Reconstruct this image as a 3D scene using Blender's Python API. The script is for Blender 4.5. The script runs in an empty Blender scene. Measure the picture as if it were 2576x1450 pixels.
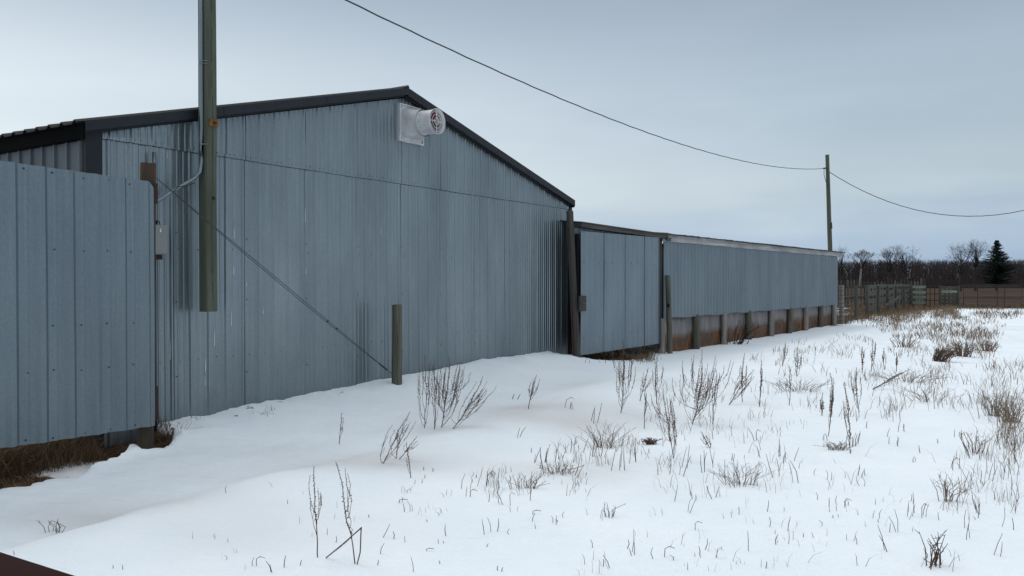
import bpy, math, random
import numpy as np
from mathutils import Vector, Matrix
R = math.radians
rnd = random.Random(7)
sc = bpy.context.scene
col = sc.collection

# ------------------------------------------------------------------ camera
EYE = 1.6
F = 2000.0                      # focal length in pixels of a 2576 px wide frame
cam_d = bpy.data.cameras.new('camera'); cam = bpy.data.objects.new('camera', cam_d); col.objects.link(cam)
cam_d.sensor_width = 36.0; cam_d.lens = F/2576*36.0
cam_d.clip_start = 0.05; cam_d.clip_end = 6000
PITCH = math.atan(25/F)
cam.location = (0, 0, EYE); cam.rotation_euler = (R(90)-PITCH, 0, 0)
sc.camera = cam
sc.view_settings.view_transform = 'Standard'; sc.view_settings.look = 'None'
sc.view_settings.exposure = 0.0; sc.view_settings.gamma = 1.0; sc.view_settings.use_curve_mapping = False

# ------------------------------------------------------------------ world: overcast sky
w = bpy.data.worlds.new('World'); sc.world = w; w.use_nodes = True
nt = w.node_tree; nt.nodes.clear()
N = nt.nodes.new; L = nt.links.new
out = N('ShaderNodeOutputWorld'); bg = N('ShaderNodeBackground'); L(bg.outputs[0], out.inputs[0])
tc = N('ShaderNodeTexCoord'); sep = N('ShaderNodeSeparateXYZ'); L(tc.outputs['Generated'], sep.inputs[0])
SUN_EL, SUN_AZ = R(52), R(-57)     # behind the barn, veiled by cloud
sky = N('ShaderNodeTexSky'); sky.sky_type = 'NISHITA'; sky.sun_disc = False
sky.sun_elevation = SUN_EL; sky.sun_rotation = SUN_AZ
def ramp(fac, stops, interp='EASE'):
    r = N('ShaderNodeValToRGB'); r.color_ramp.interpolation = interp
    e = r.color_ramp.elements
    while len(e) < len(stops): e.new(0.5)
    for i, (p, c) in enumerate(stops):
        e[i].position = p; e[i].color = (*c, 1)
    L(fac, r.inputs[0]); return r.outputs[0]
def wm(op, a, b=None, c=None):
    m = N('ShaderNodeMath'); m.operation = op
    for i, v in enumerate((a, b, c)):
        if v is None: continue
        if isinstance(v, (int, float)): m.inputs[i].default_value = v
        else: L(v, m.inputs[i])
    return m.outputs[0]
def wmix(f, a, b, t='MIX'):
    m = N('ShaderNodeMixRGB'); m.blend_type = t
    for i, v in enumerate((f, a, b)):
        if isinstance(v, (int, float)): m.inputs[i].default_value = v
        elif isinstance(v, tuple): m.inputs[i].default_value = (*v, 1)
        else: L(v, m.inputs[i])
    return m.outputs[0]
mp = N('ShaderNodeMapping'); mp.inputs['Scale'].default_value = (1.5, 1.5, 7.0); L(tc.outputs['Generated'], mp.inputs[0])
nz = N('ShaderNodeTexNoise'); nz.inputs['Scale'].default_value = 1.5; nz.inputs['Detail'].default_value = 4; nz.inputs['Roughness'].default_value = .5
L(mp.outputs[0], nz.inputs['Vector'])
elev = wm('ADD', sep.outputs['Z'], wm('MULTIPLY', wm('SUBTRACT', nz.outputs[0], 0.5), 0.14))
base_r = ramp(elev, [(0.0, (.37, .50, .68)), (0.045, (.43, .55, .70)), (0.11, (.54, .64, .71)), (0.19, (.46, .56, .65)),
                     (0.36, (.36, .44, .545)), (0.60, (.80, .90, .98)), (1.0, (1.25, 1.3, 1.34))])
left_r = ramp(elev, [(0.0, (.72, .82, .88)), (0.10, (.86, .94, .96)), (0.20, (.76, .85, .91)), (0.36, (.46, .55, .65)), (0.60, (.82, .92, 1.0)), (1.0, (1.25, 1.3, 1.34))])
lf = wm('MULTIPLY_ADD', sep.outputs['X'], -1.1, 0.42); lfc = N('ShaderNodeClamp'); L(lf, lfc.inputs[0])
cloud = wmix(lfc.outputs[0], base_r, left_r)
patch = ramp(nz.outputs[0], [(0.32, (.86, .88, .90)), (0.68, (1.09, 1.08, 1.07))], 'LINEAR')
cloud = wmix(1.0, cloud, patch, 'MULTIPLY')
skyd = wmix(1.0, sky.outputs[0], (.08, .08, .08), 'MULTIPLY')
fin = wmix(0.93, skyd, cloud)
L(fin, bg.inputs[0]); bg.inputs[1].default_value = 1.0

sl = bpy.data.lights.new('sun', 'SUN'); sl.energy = .85; sl.angle = R(28); sl.color = (1.0, .97, .92)
so = bpy.data.objects.new('sun', sl); col.objects.link(so)
sd = Vector((math.sin(SUN_AZ)*math.cos(SUN_EL), math.cos(SUN_AZ)*math.cos(SUN_EL), math.sin(SUN_EL)))
so.rotation_euler = sd.to_track_quat('Z', 'Y').to_euler(); so.location = (-20, 20, 30)

# ------------------------------------------------------------------ helpers
CF = Vector((0, math.cos(PITCH), -math.sin(PITCH))); CU = Vector((0, math.sin(PITCH), math.cos(PITCH))); CR = Vector((1, 0, 0))
CAM = Vector((0, 0, EYE))
def ray(x, y): return CF*F + CR*(x-1288) + CU*(725-y)
def at(x, y, Y):
    r = ray(x, y); return CAM + r*(Y/r.y)
class Frame:                      # local frame of a wall: X along it, Y away from the camera, Z up
    def __init__(s, o, v):
        a = math.atan(v); s.o = Vector((o[0], o[1], o[2])); s.rz = R(90)-a
        s.M = Matrix.Translation(s.o) @ Matrix.Rotation(s.rz, 4, 'Z'); s.I = s.M.inverted()
    def pix(s, x, y, yl=0.0):     # pixel -> local (x, z) on the plane local y = yl
        o = s.I @ CAM; d = (s.I.to_3x3() @ ray(x, y)); t = (yl-o.y)/d.y
        p = o+d*t; return p.x, p.z
    def w(s, x, y, z): return s.M @ Vector((x, y, z))

def tag(o, label=None, cat=None, group=None, kind=None):
    if label: o['label'] = label
    if cat: o['category'] = cat
    if group: o['group'] = group
    if kind: o['kind'] = kind
    return o
def thing(name, label, cat, M=None, group=None, kind=None):
    o = bpy.data.objects.new(name, None); col.objects.link(o); o.empty_display_size = .2
    o.matrix_basis = M if M is not None else Matrix.Identity(4)
    return tag(o, label, cat, group, kind)
def T(p): return Matrix.Translation(Vector(p))

class MB:
    def __init__(s): s.v = []; s.f = []; s.m = []
    def add(s, vs, fs, m=0):
        k = len(s.v); s.v.extend(tuple(p) for p in vs)
        for f in fs: s.f.append(tuple(i+k for i in f)); s.m.append(m)
    def box(s, x0, x1, y0, y1, z0, z1, m=0, M=None):
        vs = [Vector(p) for p in ((x0,y0,z0),(x1,y0,z0),(x1,y1,z0),(x0,y1,z0),(x0,y0,z1),(x1,y0,z1),(x1,y1,z1),(x0,y1,z1))]
        if M: vs = [M @ p for p in vs]
        s.add(vs, [(0,3,2,1),(4,5,6,7),(0,1,5,4),(1,2,6,5),(2,3,7,6),(3,0,4,7)], m)
    def bar(s, a, b, w_, h_, m=0, up=Vector((0,0,1))):   # rectangular bar from a to b
        a = Vector(a); b = Vector(b); d = (b-a).normalized()
        sx = d.cross(up); sx = sx.normalized() if sx.length > 1e-4 else Vector((1,0,0)); uz = sx.cross(d)
        vs = [p+sx*(i*w_/2)+uz*(j*h_/2) for p in (a, b) for (i, j) in ((-1,-1),(1,-1),(1,1),(-1,1))]
        s.add(vs, [(0,1,2,3),(7,6,5,4),(0,4,5,1),(1,5,6,2),(2,6,7,3),(3,7,4,0)], m)
    def tube(s, pts, rad, n=6, m=0, cap=True):
        pts = [Vector(p) for p in pts]; k0 = len(s.v); K = len(pts)
        if not hasattr(rad, '__len__'): rad = [rad]*K
        prev = None
        for i, p in enumerate(pts):
            d = (pts[min(i+1, K-1)]-pts[max(i-1, 0)])
            d = d.normalized() if d.length > 1e-9 else Vector((0,0,1))
            if prev is None:
                ref = Vector((0,0,1)) if abs(d.z) < .9 else Vector((1,0,0))
                a = d.cross(ref).normalized()
            else:
                a = (prev - d*prev.dot(d)); a = a.normalized() if a.length > 1e-6 else d.orthogonal().normalized()
            prev = a; b = d.cross(a)
            for j in range(n):
                t = 2*math.pi*j/n
                s.v.append(tuple(p+(a*math.cos(t)+b*math.sin(t))*rad[i]))
        for i in range(K-1):
            for j in range(n):
                q = (j+1) % n
                s.f.append((k0+i*n+j, k0+i*n+q, k0+(i+1)*n+q, k0+(i+1)*n+j)); s.m.append(m)
        if cap and n > 2:
            s.f.append(tuple(k0+j for j in range(n))[::-1]); s.m.append(m)
            s.f.append(tuple(k0+(K-1)*n+j for j in range(n))); s.m.append(m)
    def blob(s, p, r, m=0, st=1.0):
        p = Vector(p); a = Vector((rnd.gauss(0,1), rnd.gauss(0,1), rnd.gauss(0,.6))).normalized(); b = a.orthogonal().normalized(); c = a.cross(b)
        s.add([p+a*r*st, p-a*r*st, p+b*r*.7, p-b*r*.7, p+c*r*.7, p-c*r*.7],
              [(0,2,4),(0,4,3),(0,3,5),(0,5,2),(1,4,2),(1,3,4),(1,5,3),(1,2,5)], m)
    def build(s, name, mats, parent=None, world=False, smooth=False):
        if not isinstance(mats, (list, tuple)): mats = [mats]
        vs = s.v
        if world and parent is not None:
            I = parent.matrix_basis.inverted() if parent.parent is None else (parent.parent.matrix_basis @ parent.matrix_basis).inverted()
            vs = [tuple(I @ Vector(p)) for p in vs]
        me = bpy.data.meshes.new(name); me.from_pydata(vs, [], s.f)
        for m_ in mats: me.materials.append(m_)
        if len(mats) > 1: me.polygons.foreach_set('material_index', s.m)
        if smooth: me.polygons.foreach_set('use_smooth', [True]*len(me.polygons))
        me.update()
        o = bpy.data.objects.new(name, me); col.objects.link(o)
        if parent is not None: o.parent = parent
        return o

# ------------------------------------------------------------------ materials
class NT:
    def __init__(s, name):
        s.mat = bpy.data.materials.new(name); s.mat.use_nodes = True; s.t = s.mat.node_tree
        s.b = s.t.nodes['Principled BSDF']
        s.tc = s.t.nodes.new('ShaderNodeTexCoord')
    def n(s, k): return s.t.nodes.new(k)
    def l(s, a, b): s.t.links.new(a, b)
    def put(s, v, sock):
        if isinstance(v, (int, float)): sock.default_value = v
        elif isinstance(v, tuple): sock.default_value = (*v, 1) if len(v) == 3 and sock.type == 'RGBA' else v
        else: s.l(v, sock)
    def coords(s, scale=(1,1,1), src='Object', rot=(0,0,0)):
        m = s.n('ShaderNodeMapping'); m.inputs['Scale'].default_value = scale; m.inputs['Rotation'].default_value = rot; s.l(s.tc.outputs[src], m.inputs[0]); return m.outputs[0]
    def noise(s, scale, vec=None, detail=3, rough=.55, dist=0):
        n = s.n('ShaderNodeTexNoise'); n.inputs['Scale'].default_value = scale; n.inputs['Detail'].default_value = detail
        n.inputs['Roughness'].default_value = rough; n.inputs['Distortion'].default_value = dist
        s.l(vec if vec is not None else s.tc.outputs['Object'], n.inputs['Vector']); return n.outputs[0]
    def ramp(s, f, stops, interp='LINEAR'):
        r = s.n('ShaderNodeValToRGB'); r.color_ramp.interpolation = interp; e = r.color_ramp.elements
        while len(e) < len(stops): e.new(.5)
        for i, (p, c) in enumerate(stops):
            if isinstance(c, (int, float)): c = (c, c, c)
            e[i].position = p; e[i].color = (*c, 1)
        s.l(f, r.inputs[0]); return r.outputs[0]
    def mix(s, f, a, b, t='MIX'):
        m = s.n('ShaderNodeMixRGB'); m.blend_type = t
        s.put(f, m.inputs[0]); s.put(a, m.inputs[1]); s.put(b, m.inputs[2]); return m.outputs[0]
    def math(s, op, a, b=None, c=None):
        m = s.n('ShaderNodeMath'); m.operation = op
        for i, v in enumerate((a, b, c)):
            if v is not None: s.put(v, m.inputs[i])
        return m.outputs[0]
    def attr(s, name):
        a = s.n('ShaderNodeAttribute'); a.attribute_name = name; return a.outputs['Fac']
    def bump(s, h, strength=.3, dist=.01, normal=None):
        b = s.n('ShaderNodeBump'); b.inputs['Strength'].default_value = strength; b.inputs['Distance'].default_value = dist
        s.l(h, b.inputs['Height'])
        if normal is not None: s.l(normal, b.inputs['Normal'])
        s.l(b.outputs[0], s.b.inputs['Normal']); return b.outputs[0]
    def fin(s, color, rough=.6, metal=0.0, spec=None):
        s.put(color, s.b.inputs['Base Color']); s.put(rough, s.b.inputs['Roughness']); s.put(metal, s.b.inputs['Metallic'])
        if spec is not None: s.b.inputs['Specular IOR Level'].default_value = spec
        return s.mat

def galvanized(name, c0=(.178,.214,.235), c1=(.248,.288,.308), rough=.36, metal=.82):
    s = NT(name)
    spang = s.n('ShaderNodeTexVoronoi'); spang.inputs['Scale'].default_value = 70; s.l(s.coords((1,1,1)), spang.inputs['Vector'])
    sp = s.ramp(spang.outputs['Color'], [(0, .86), (1, 1.12)])
    big = s.noise(.9, s.coords((1.6, 1, .45)), 4, .6)
    streak = s.noise(9, s.coords((4.5, 1, .10)), 3, .6)
    c = s.mix(s.ramp(big, [(.32, 0), (.68, 1)]), c0, c1)
    c = s.mix(1, c, s.ramp(streak, [(.3, .92), (.7, 1.08)]), 'MULTIPLY')
    c = s.mix(.6, c, sp, 'MULTIPLY')
    blot = s.noise(1.3, s.coords((1, 1, .8)), 5, .65)
    c = s.mix(s.ramp(blot, [(.62, 0), (.78, .25)]), c, (.09,.105,.12))
    fine = s.noise(160, None, 2, .6)
    c = s.mix(s.ramp(fine, [(.72, 0), (.78, .35)]), c, (.5,.55,.58))
    s.bump(s.noise(3.0, s.coords((1, 1, .35)), 2), .10, .03)
    return s.fin(c, s.ramp(streak, [(.3, rough-.07), (.7, rough+.1)]), metal)
def wood(name, dark, light, scale=1.0, rough=.85, stain=None, moss=None):
    s = NT(name)
    g = s.noise(14*scale, s.coords((1, 1, .06)), 5, .65, .6)
    c = s.mix(s.ramp(g, [(.3, 0), (.7, 1)]), dark, light)
    b = s.noise(2.3, s.coords((1, 1, .5)), 4)
    c = s.mix(1, c, s.ramp(b, [(.3, .75), (.7, 1.18)]), 'MULTIPLY')
    cr = s.noise(30*scale, s.coords((1, 1, .025)), 2, .5, .3)
    c = s.mix(s.ramp(cr, [(.26, .85), (.33, 0)]), c, (.02,.017,.013))
    if stain: c = s.mix(s.ramp(s.noise(3.1, s.coords((1,1,.4)), 4), [(.45, 0), (.7, .8)]), c, stain)
    s.bump(g, .5, .008)
    return s.fin(c, rough)
def wood_h(name, dark, light, rough=.85, axis=0):
    s = NT(name)
    sc_ = [1, 1, 1]; sc_[axis] = .06
    g = s.noise(16, s.coords(tuple(sc_)), 5, .65, .5)
    c = s.mix(s.ramp(g, [(.3, 0), (.7, 1)]), dark, light)
    sc_[axis] = .3
    c = s.mix(1, c, s.ramp(s.noise(2.5, s.coords(tuple(sc_)), 4), [(.3, .7), (.7, 1.2)]), 'MULTIPLY')
    s.bump(g, .5, .008)
    return s.fin(c, rough)
def plain(name, c, rough=.6, metal=0.0, var=.18, sc_=6, spec=.5):
    s = NT(name)
    n = s.noise(sc_, None, 4, .6)
    return s.fin(s.mix(1, c, s.ramp(n, [(.3, 1-var), (.7, 1+var)]), 'MULTIPLY'), rough, metal, spec)
def rusty(name, c0=(.018,.006,.004), c1=(.050,.016,.008)):
    s = NT(name)
    n = s.noise(22, None, 6, .7)
    s.bump(n, .4, .003)
    return s.fin(s.mix(s.ramp(n, [(.35, 0), (.65, 1)]), c0, c1), .85)

M_galv = galvanized('galvanized_siding')
M_galv2 = galvanized('galvanized_siding_dull', (.15,.19,.218), (.198,.243,.27), .42, .65)
M_galv3 = galvanized('galvanized_siding_blue', (.138,.174,.198), (.182,.224,.248), .40, .65)
M_gap = plain('dark_seam', (.006,.007,.008), .95, 0, .1, 6, .1)  # near-black; in the siding seams it paints in the shade of the groove
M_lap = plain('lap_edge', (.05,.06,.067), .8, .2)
M_screw = plain('screw_head', (.035,.04,.045), .6, .3)
M_drip = plain('white_dropping', (.75,.78,.78), .8)
M_trim = plain('charcoal_trim', (.011,.014,.019), .55, 0, .15, 6, .3)
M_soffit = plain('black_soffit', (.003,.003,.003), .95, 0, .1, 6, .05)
M_roof = plain('charcoal_roofing', (.018,.018,.02), .6, 0, .2, 6, .2)
M_green = wood('treated_timber', (.045,.052,.036), (.098,.108,.075))
M_greypost = wood('weathered_post', (.055,.052,.038), (.135,.13,.095))
M_brownpost = wood('old_brown_post', (.026,.022,.019), (.070,.060,.052))
M_palepost = wood('pale_post', (.16,.14,.13), (.30,.27,.25))
M_capwood = wood('rotting_post', (.012,.007,.004), (.05,.04,.028), stain=(.075,.028,.004))
M_endgrain = plain('end_grain', (.045,.04,.032), .9)
M_board = wood_h('grey_fascia_board', (.20,.195,.195), (.42,.41,.41))
M_boarddark = wood_h('dark_beam', (.028,.025,.022), (.09,.08,.07))
M_fencewood = wood('fence_wood', (.036,.032,.026), (.085,.076,.062))
M_plank = wood_h('green_grey_plank', (.030,.033,.026), (.055,.060,.048))
M_plankl = wood_h('light_green_plank', (.11,.14,.112), (.17,.21,.172))
M_rust = rusty('rust'); M_rustb = rusty('orange_rust', (.06,.024,.005), (.24,.10,.012))
M_white = plain('white_plastic', (.50,.50,.515), .45, 0, .2)
M_whitem = plain('white_wire', (.75,.73,.7), .5)
M_red = plain('red_blade', (.13,.007,.009), .5)
M_grey = plain('grey_enamel', (.19,.20,.20), .45, 0, .06)
M_cond = galvanized('conduit_metal', (.13,.16,.18), (.22,.26,.28), .35, .8)
M_wire = plain('black_cable', (.02,.02,.02), .6)
M_steelwire = plain('steel_cable', (.045,.05,.055), .5, .5)
M_dead = plain('dry_stem', (.095,.058,.042), .95, 0, .3, 20, .1)
M_seed = plain('dry_seed_heads', (.125,.066,.045), .95, 0, .35, 30, .1)
M_straw = plain('straw', (.20,.14,.085), .95, 0, .3, 10, .1)
M_greystraw = plain('grey_stubble', (.17,.125,.10), .95, 0, .3, 10, .1)
M_twig = plain('twig', (.026,.019,.018), .95, 0, .2, 3, .1)
M_bark = wood('dark_bark', (.014,.010,.009), (.032,.025,.022))
M_birch = wood('birch_bark', (.07,.065,.06), (.30,.29,.27))
M_spruce = plain('spruce_needles', (.010,.017,.012), .95, 0, .5, 2, .1)
M_brownmetal = plain('red_brown_paint', (.024,.006,.005), .7, 0, .2, 6, .08)
M_twine = plain('red_twine', (.16,.012,.01), .8)
M_pipe = plain('brown_pipe', (.032,.022,.018), .7, .2)

# ------------------------------------------------------------------ wall frames
V_BARN, V_SHED = .6425, .725
o = at(255.5, 700, 7.78); BARN = Frame((o.x, o.y, 0), V_BARN)
C_SH = 15.2*(V_SHED-.0865)
Ysh = C_SH/(V_SHED-(1665-1288)/F)
o = at(1665, 700, Ysh); SHED = Frame((o.x, o.y, 0), V_SHED)
o = at(388, 700, 7.30); PAN = Frame((o.x, o.y, 0), .622)

# ------------------------------------------------------------------ terrain
def vnoise(x, y, seed=0):
    xi = np.floor(x).astype(np.int64); yi = np.floor(y).astype(np.int64); xf = x-xi; yf = y-yi
    def h(a, b):
        n = (a*374761393 + b*668265263 + seed*1442695041) & 0x7fffffff
        n = ((n ^ (n >> 13))*1274126177) & 0x7fffffff
        return ((n ^ (n >> 16)) & 0xffff)/65535.0
    u = xf*xf*(3-2*xf); v = yf*yf*(3-2*yf)
    return (h(xi,yi)*(1-u)+h(xi+1,yi)*u)*(1-v)+(h(xi,yi+1)*(1-u)+h(xi+1,yi+1)*u)*v
def fbm(x, y, o_=4, seed=0):
    s = 0; a = .5
    for i in range(o_): s = s+a*(vnoise(x, y, seed+i)-.5); x = x*2.03; y = y*2.03; a *= .5
    return s
def seg_dist(px, py, a, b):
    ax, ay = a; bx, by = b; dx, dy = bx-ax, by-ay; L2 = dx*dx+dy*dy+1e-12
    t = np.clip(((px-ax)*dx+(py-ay)*dy)/L2, 0, 1); return np.hypot(px-ax-t*dx, py-ay-t*dy)
def poly_sd(px, py, poly):       # negative inside
    d = np.full(px.shape, 1e9); ins = np.zeros(px.shape, bool); n = len(poly)
    for i in range(n):
        a = poly[i]; b = poly[(i+1) % n]; d = np.minimum(d, seg_dist(px, py, a, b))
        c = (a[1] > py) != (b[1] > py)
        with np.errstate(divide='ignore', invalid='ignore'):
            xx = (b[0]-a[0])*(py-a[1])/(b[1]-a[1]+1e-12)+a[0]
        ins ^= c & (px < xx)
    return np.where(ins, -d, d)
def flat(x, y, h):               # pixel on a horizontal plane h below the eye
    r = ray(x, y); p = CAM+r*(-h/-r.z*-1 if False else h/(-r.z)); return (p.x, p.y)
def wxy(fr, x, y): p = fr.w(x, y, 0); return (p.x, p.y)
# bare ground in front of and under the metal fence panel
POLY1 = [flat(-260,1300,1.52), flat(-60,1232,1.52), flat(0,1212,1.52), flat(60,1205,1.52), flat(125,1186,1.52), flat(180,1178,1.52), flat(235,1150,1.52), flat(285,1135,1.52), flat(330,1108,1.52),
         flat(372,1120,1.52), flat(404,1112,1.52), flat(438,1092,1.52), flat(425,1078,1.52), flat(398,1072,1.52), wxy(BARN,.5,.4), wxy(BARN,-1.5,.6), wxy(PAN,-6,1.2)]
POLY2 = [flat(1462,918,1.68), flat(1500,921,1.68), flat(1545,912,1.68), flat(1590,905,1.70), flat(1640,898,1.72), wxy(SHED,-.1,2.5), wxy(SHED,-3.6,2.5)]
FENCE_A = at(2117, 700, 31.8); FENCE_B = at(2291, 700, 48)
POLY3 = [flat(2095,824,1.82), flat(2180,806,1.82), flat(2250,790,1.82), flat(2300,784,1.82), flat(2420,777,1.82), flat(2600,777,1.82), flat(2700,778,1.82), (60,60), (60,75), (20,75), (11,34)]
STAINS = [(900,1150,.9,.55), (980,1170,.5,.8), (1450,1045,1.6,.55), (1380,1060,.8,.5), (330,1270,.7,.5), (180,1300,.5,.5), (560,1190,.5,.35), (1600,975,1.5,.35), (700,1330,.9,.3), (1330,1032,.5,.5), (1110,1085,.45,.6), (1440,1180,.8,.5)]
STW = [(*flat(a, b, 1.6), r, s) for a, b, r, s in STAINS]
bx, by = BARN.o.x, BARN.o.y; bc, bs = math.cos(BARN.rz), math.sin(BARN.rz)
sx, sy = SHED.o.x, SHED.o.y; shc, shs = math.cos(SHED.rz), math.sin(SHED.rz)
def terrain(X, Y, full=False):
    X = np.asarray(X, float); Y = np.asarray(Y, float); rr = np.hypot(X, Y)
    h = np.interp(Y, [-50, 0, 5, 9, 13, 20, 31, 48, 100, 200, 3000], [-1.6, -1.6, -1.6, -1.59, -1.62, -1.75, -1.82, -1.83, -1.95, -2.1, -2.1])
    # local coordinates along the barn and shed
    lx = (X-bx)*bc+(Y-by)*bs; ly = -(X-bx)*bs+(Y-by)*bc
    g = np.exp(-(np.clip(-ly, 0, 99)/1.15)**2)
    amp = np.interp(lx, [-3, .3, 1.2, 3.2, 6, 8.6, 9.6, 10.6], [.02, .07, .11, .16, .22, .25, .12, 0])
    h = h+amp*g
    mx = (X-sx)*shc+(Y-sy)*shs; my = -(X-sx)*shs+(Y-sy)*shc
    h = h+.13*np.exp(-((my+2.0)/.75)**2)*np.interp(mx, [-2, 1.5, 3, 12, 17], [0, .35, 1, .55, 0])
    h = h+.16*np.exp(-((my+3.9)/1.3)**2)*np.interp(mx, [-7, -3, 1, 5, 9], [0, 1, .8, .5, 0])
    # soft drifts: gentle ridges running with the wall
    cre = np.interp(lx, [-6, -2, 0, 3, 6], [-2.9, -2.35, -2.25, -2.5, -2.9])
    h = h-.06*np.exp(-((ly-cre)/.20)**2)*np.interp(lx, [-4, -1.8, 1.2, 2.4], [1, 1, .7, 0])
    h = h+.055*np.exp(-((ly-cre+.50)/.42)**2)*np.interp(lx, [-4, -1.8, 2, 5], [1, 1, 1, .3])
    h = h+.12*np.exp(-(((lx-5.8)/2.2)**2+((ly+2.7)/.55)**2))-.06*np.exp(-(((lx-2.9)/1.0)**2+((ly+3.9)/.5)**2))
    h = h-.07*np.exp(-(((lx-7.2)/1.8)**2+((ly+3.9)/.6)**2))
    near = np.clip(1-rr/90, 0, 1)
    h = h+near*(.13*fbm(X*.35, Y*.35, 3, 3)+.045*fbm(X*1.3, Y*1.9, 3, 9)+.014*fbm(X*6, Y*6, 3, 5))
    rip = np.interp(lx, [-3, 0, 5, 8], [1, 1, .6, 0])*np.exp(-((ly+1.5)/1.2)**2)
    h = h+rip*.004*np.sin(ly*34+26*fbm(X*.8, Y*.8, 3, 2))*(1+3*fbm(X*.7, Y*.7, 2, 23))+rip*.035*fbm((X*bc+Y*bs)*1.6, (-X*bs+Y*bc)*5, 3, 22)
    lump = np.exp(-(np.clip(-ly, 0, 99)/.55)**2)*np.interp(lx, [-1, 0, 9.5, 10.5], [.6, 1, 1, 0]); h = h+lump*(.08*fbm(X*3.3, Y*3.3, 3, 71)+.06*np.abs(fbm(X*8, Y*8, 2, 72)))
    nn = fbm(X*6, Y*6, 3, 11)*.16+fbm(X*1.3, Y*1.3, 2, 12)*.12
    s1 = poly_sd(X, Y, POLY1)+nn*.7; s2 = poly_sd(X, Y, POLY2)+nn*.8; s3 = poly_sd(X, Y, POLY3)+fbm(X*.8, Y*.8, 4, 14)*1.6
    b1 = np.clip(.5-s1/.07, 0, 1); b2 = np.clip(.5-s2/.10, 0, 1); b3 = np.clip(.5-s3/.9, 0, 1)
    h = h-.13*b1*(1+.5*fbm(X*5, Y*5, 3, 31))-.10*b2
    h = h+.04*b1*fbm(X*12, Y*12, 2, 8)
    # lip of crusty snow around the hollow
    h = h+.02*np.exp(-((s1-.08)/.06)**2)
    # snow scooped out round the posts
    for (px_, py_) in POSTHOLES: h = h-.035*np.exp(-((X-px_)**2+(Y-py_)**2)/.022)
    if not full: return h+EYE
    far = np.interp(Y, [50, 54], [0, 1])*np.clip(.97+.8*fbm(X*.13, Y*.13, 4, 17)+.5*fbm(X*.5, Y*.1, 2, 18), 0, 1)
    # snow remnants in the hollow
    rem = np.clip((fbm(X*1.9+3, Y*1.9, 3, 41)+.02)*7, 0, 1)*.75
    lower = np.exp(-(((X-POLY1[4][0]+.1)/.7)**2+((Y-POLY1[4][1]-.75)/.28)**2))
    bare = np.maximum.reduce([b1*(1-np.clip(lower*1.3, 0, .93))*(1-.0*rem), b2*(1-.4*rem), b3*np.clip(.72+1.1*fbm(X*.6, Y*.6, 3, 19), 0, 1), far])
    bare = np.maximum(bare, np.clip((fbm(X*5, Y*5, 3, 81)-.10)*7, 0, .62)*np.exp(-((np.clip(-ly, 0, 99)-.25)/.4)**2)*np.interp(lx, [-.5, .4, 3, 4.5], [0, 1, .8, 0]))
    st = np.zeros(X.shape)
    for a, b, r_, s_ in STW: st = st+s_*np.exp(-(((X-a)/r_)**2+((Y-b)/(r_*.55))**2))
    st = np.clip(st*(.8+1.2*fbm(X*1.2, Y*1.2, 3, 51)), 0, 1)+b1*.7
    thin = np.clip((fbm(X*.33+8, Y*.33, 4, 61)+.0)*5, 0, 1)*np.interp(Y, [6, 18, 30], [0, .35, 1])*np.clip((my*-1-1.5)/3, 0, 1)
    return h+EYE, bare, np.clip(st, 0, 1), thin-np.interp(Y, [48, 54], [0, 2])
POSTHOLES = []
pb = at(998, 979, 10.95); POSTHOLES += [(pb.x, pb.y)]
pw = at(1452, 915, 15.0); POSTHOLES += [(pw.x, pw.y)]
def tz(x, y): return float(terrain(np.array([x]), np.array([y]))[0])
def hit(x, y):                    # where the ray of a pixel meets the ground
    r = ray(x, y); r = r/r.y
    ts = np.concatenate([np.arange(1.5, 25, .05), np.arange(25, 250, .5)])
    P = np.array([[CAM.x+r.x*t, CAM.y+r.y*t, CAM.z+r.z*t] for t in ts])
    d = P[:,2]-terrain(P[:,0], P[:,1]); k = np.argmax(d < 0)
    if d[k] >= 0: k = len(ts)-1
    a, b = ts[max(k-1, 0)], ts[k]; da, db = d[max(k-1, 0)], d[k]
    t = a+(b-a)*(da/(da-db+1e-9)); return Vector((CAM.x+r.x*t, CAM.y+r.y*t, CAM.z+r.z*t))

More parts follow.
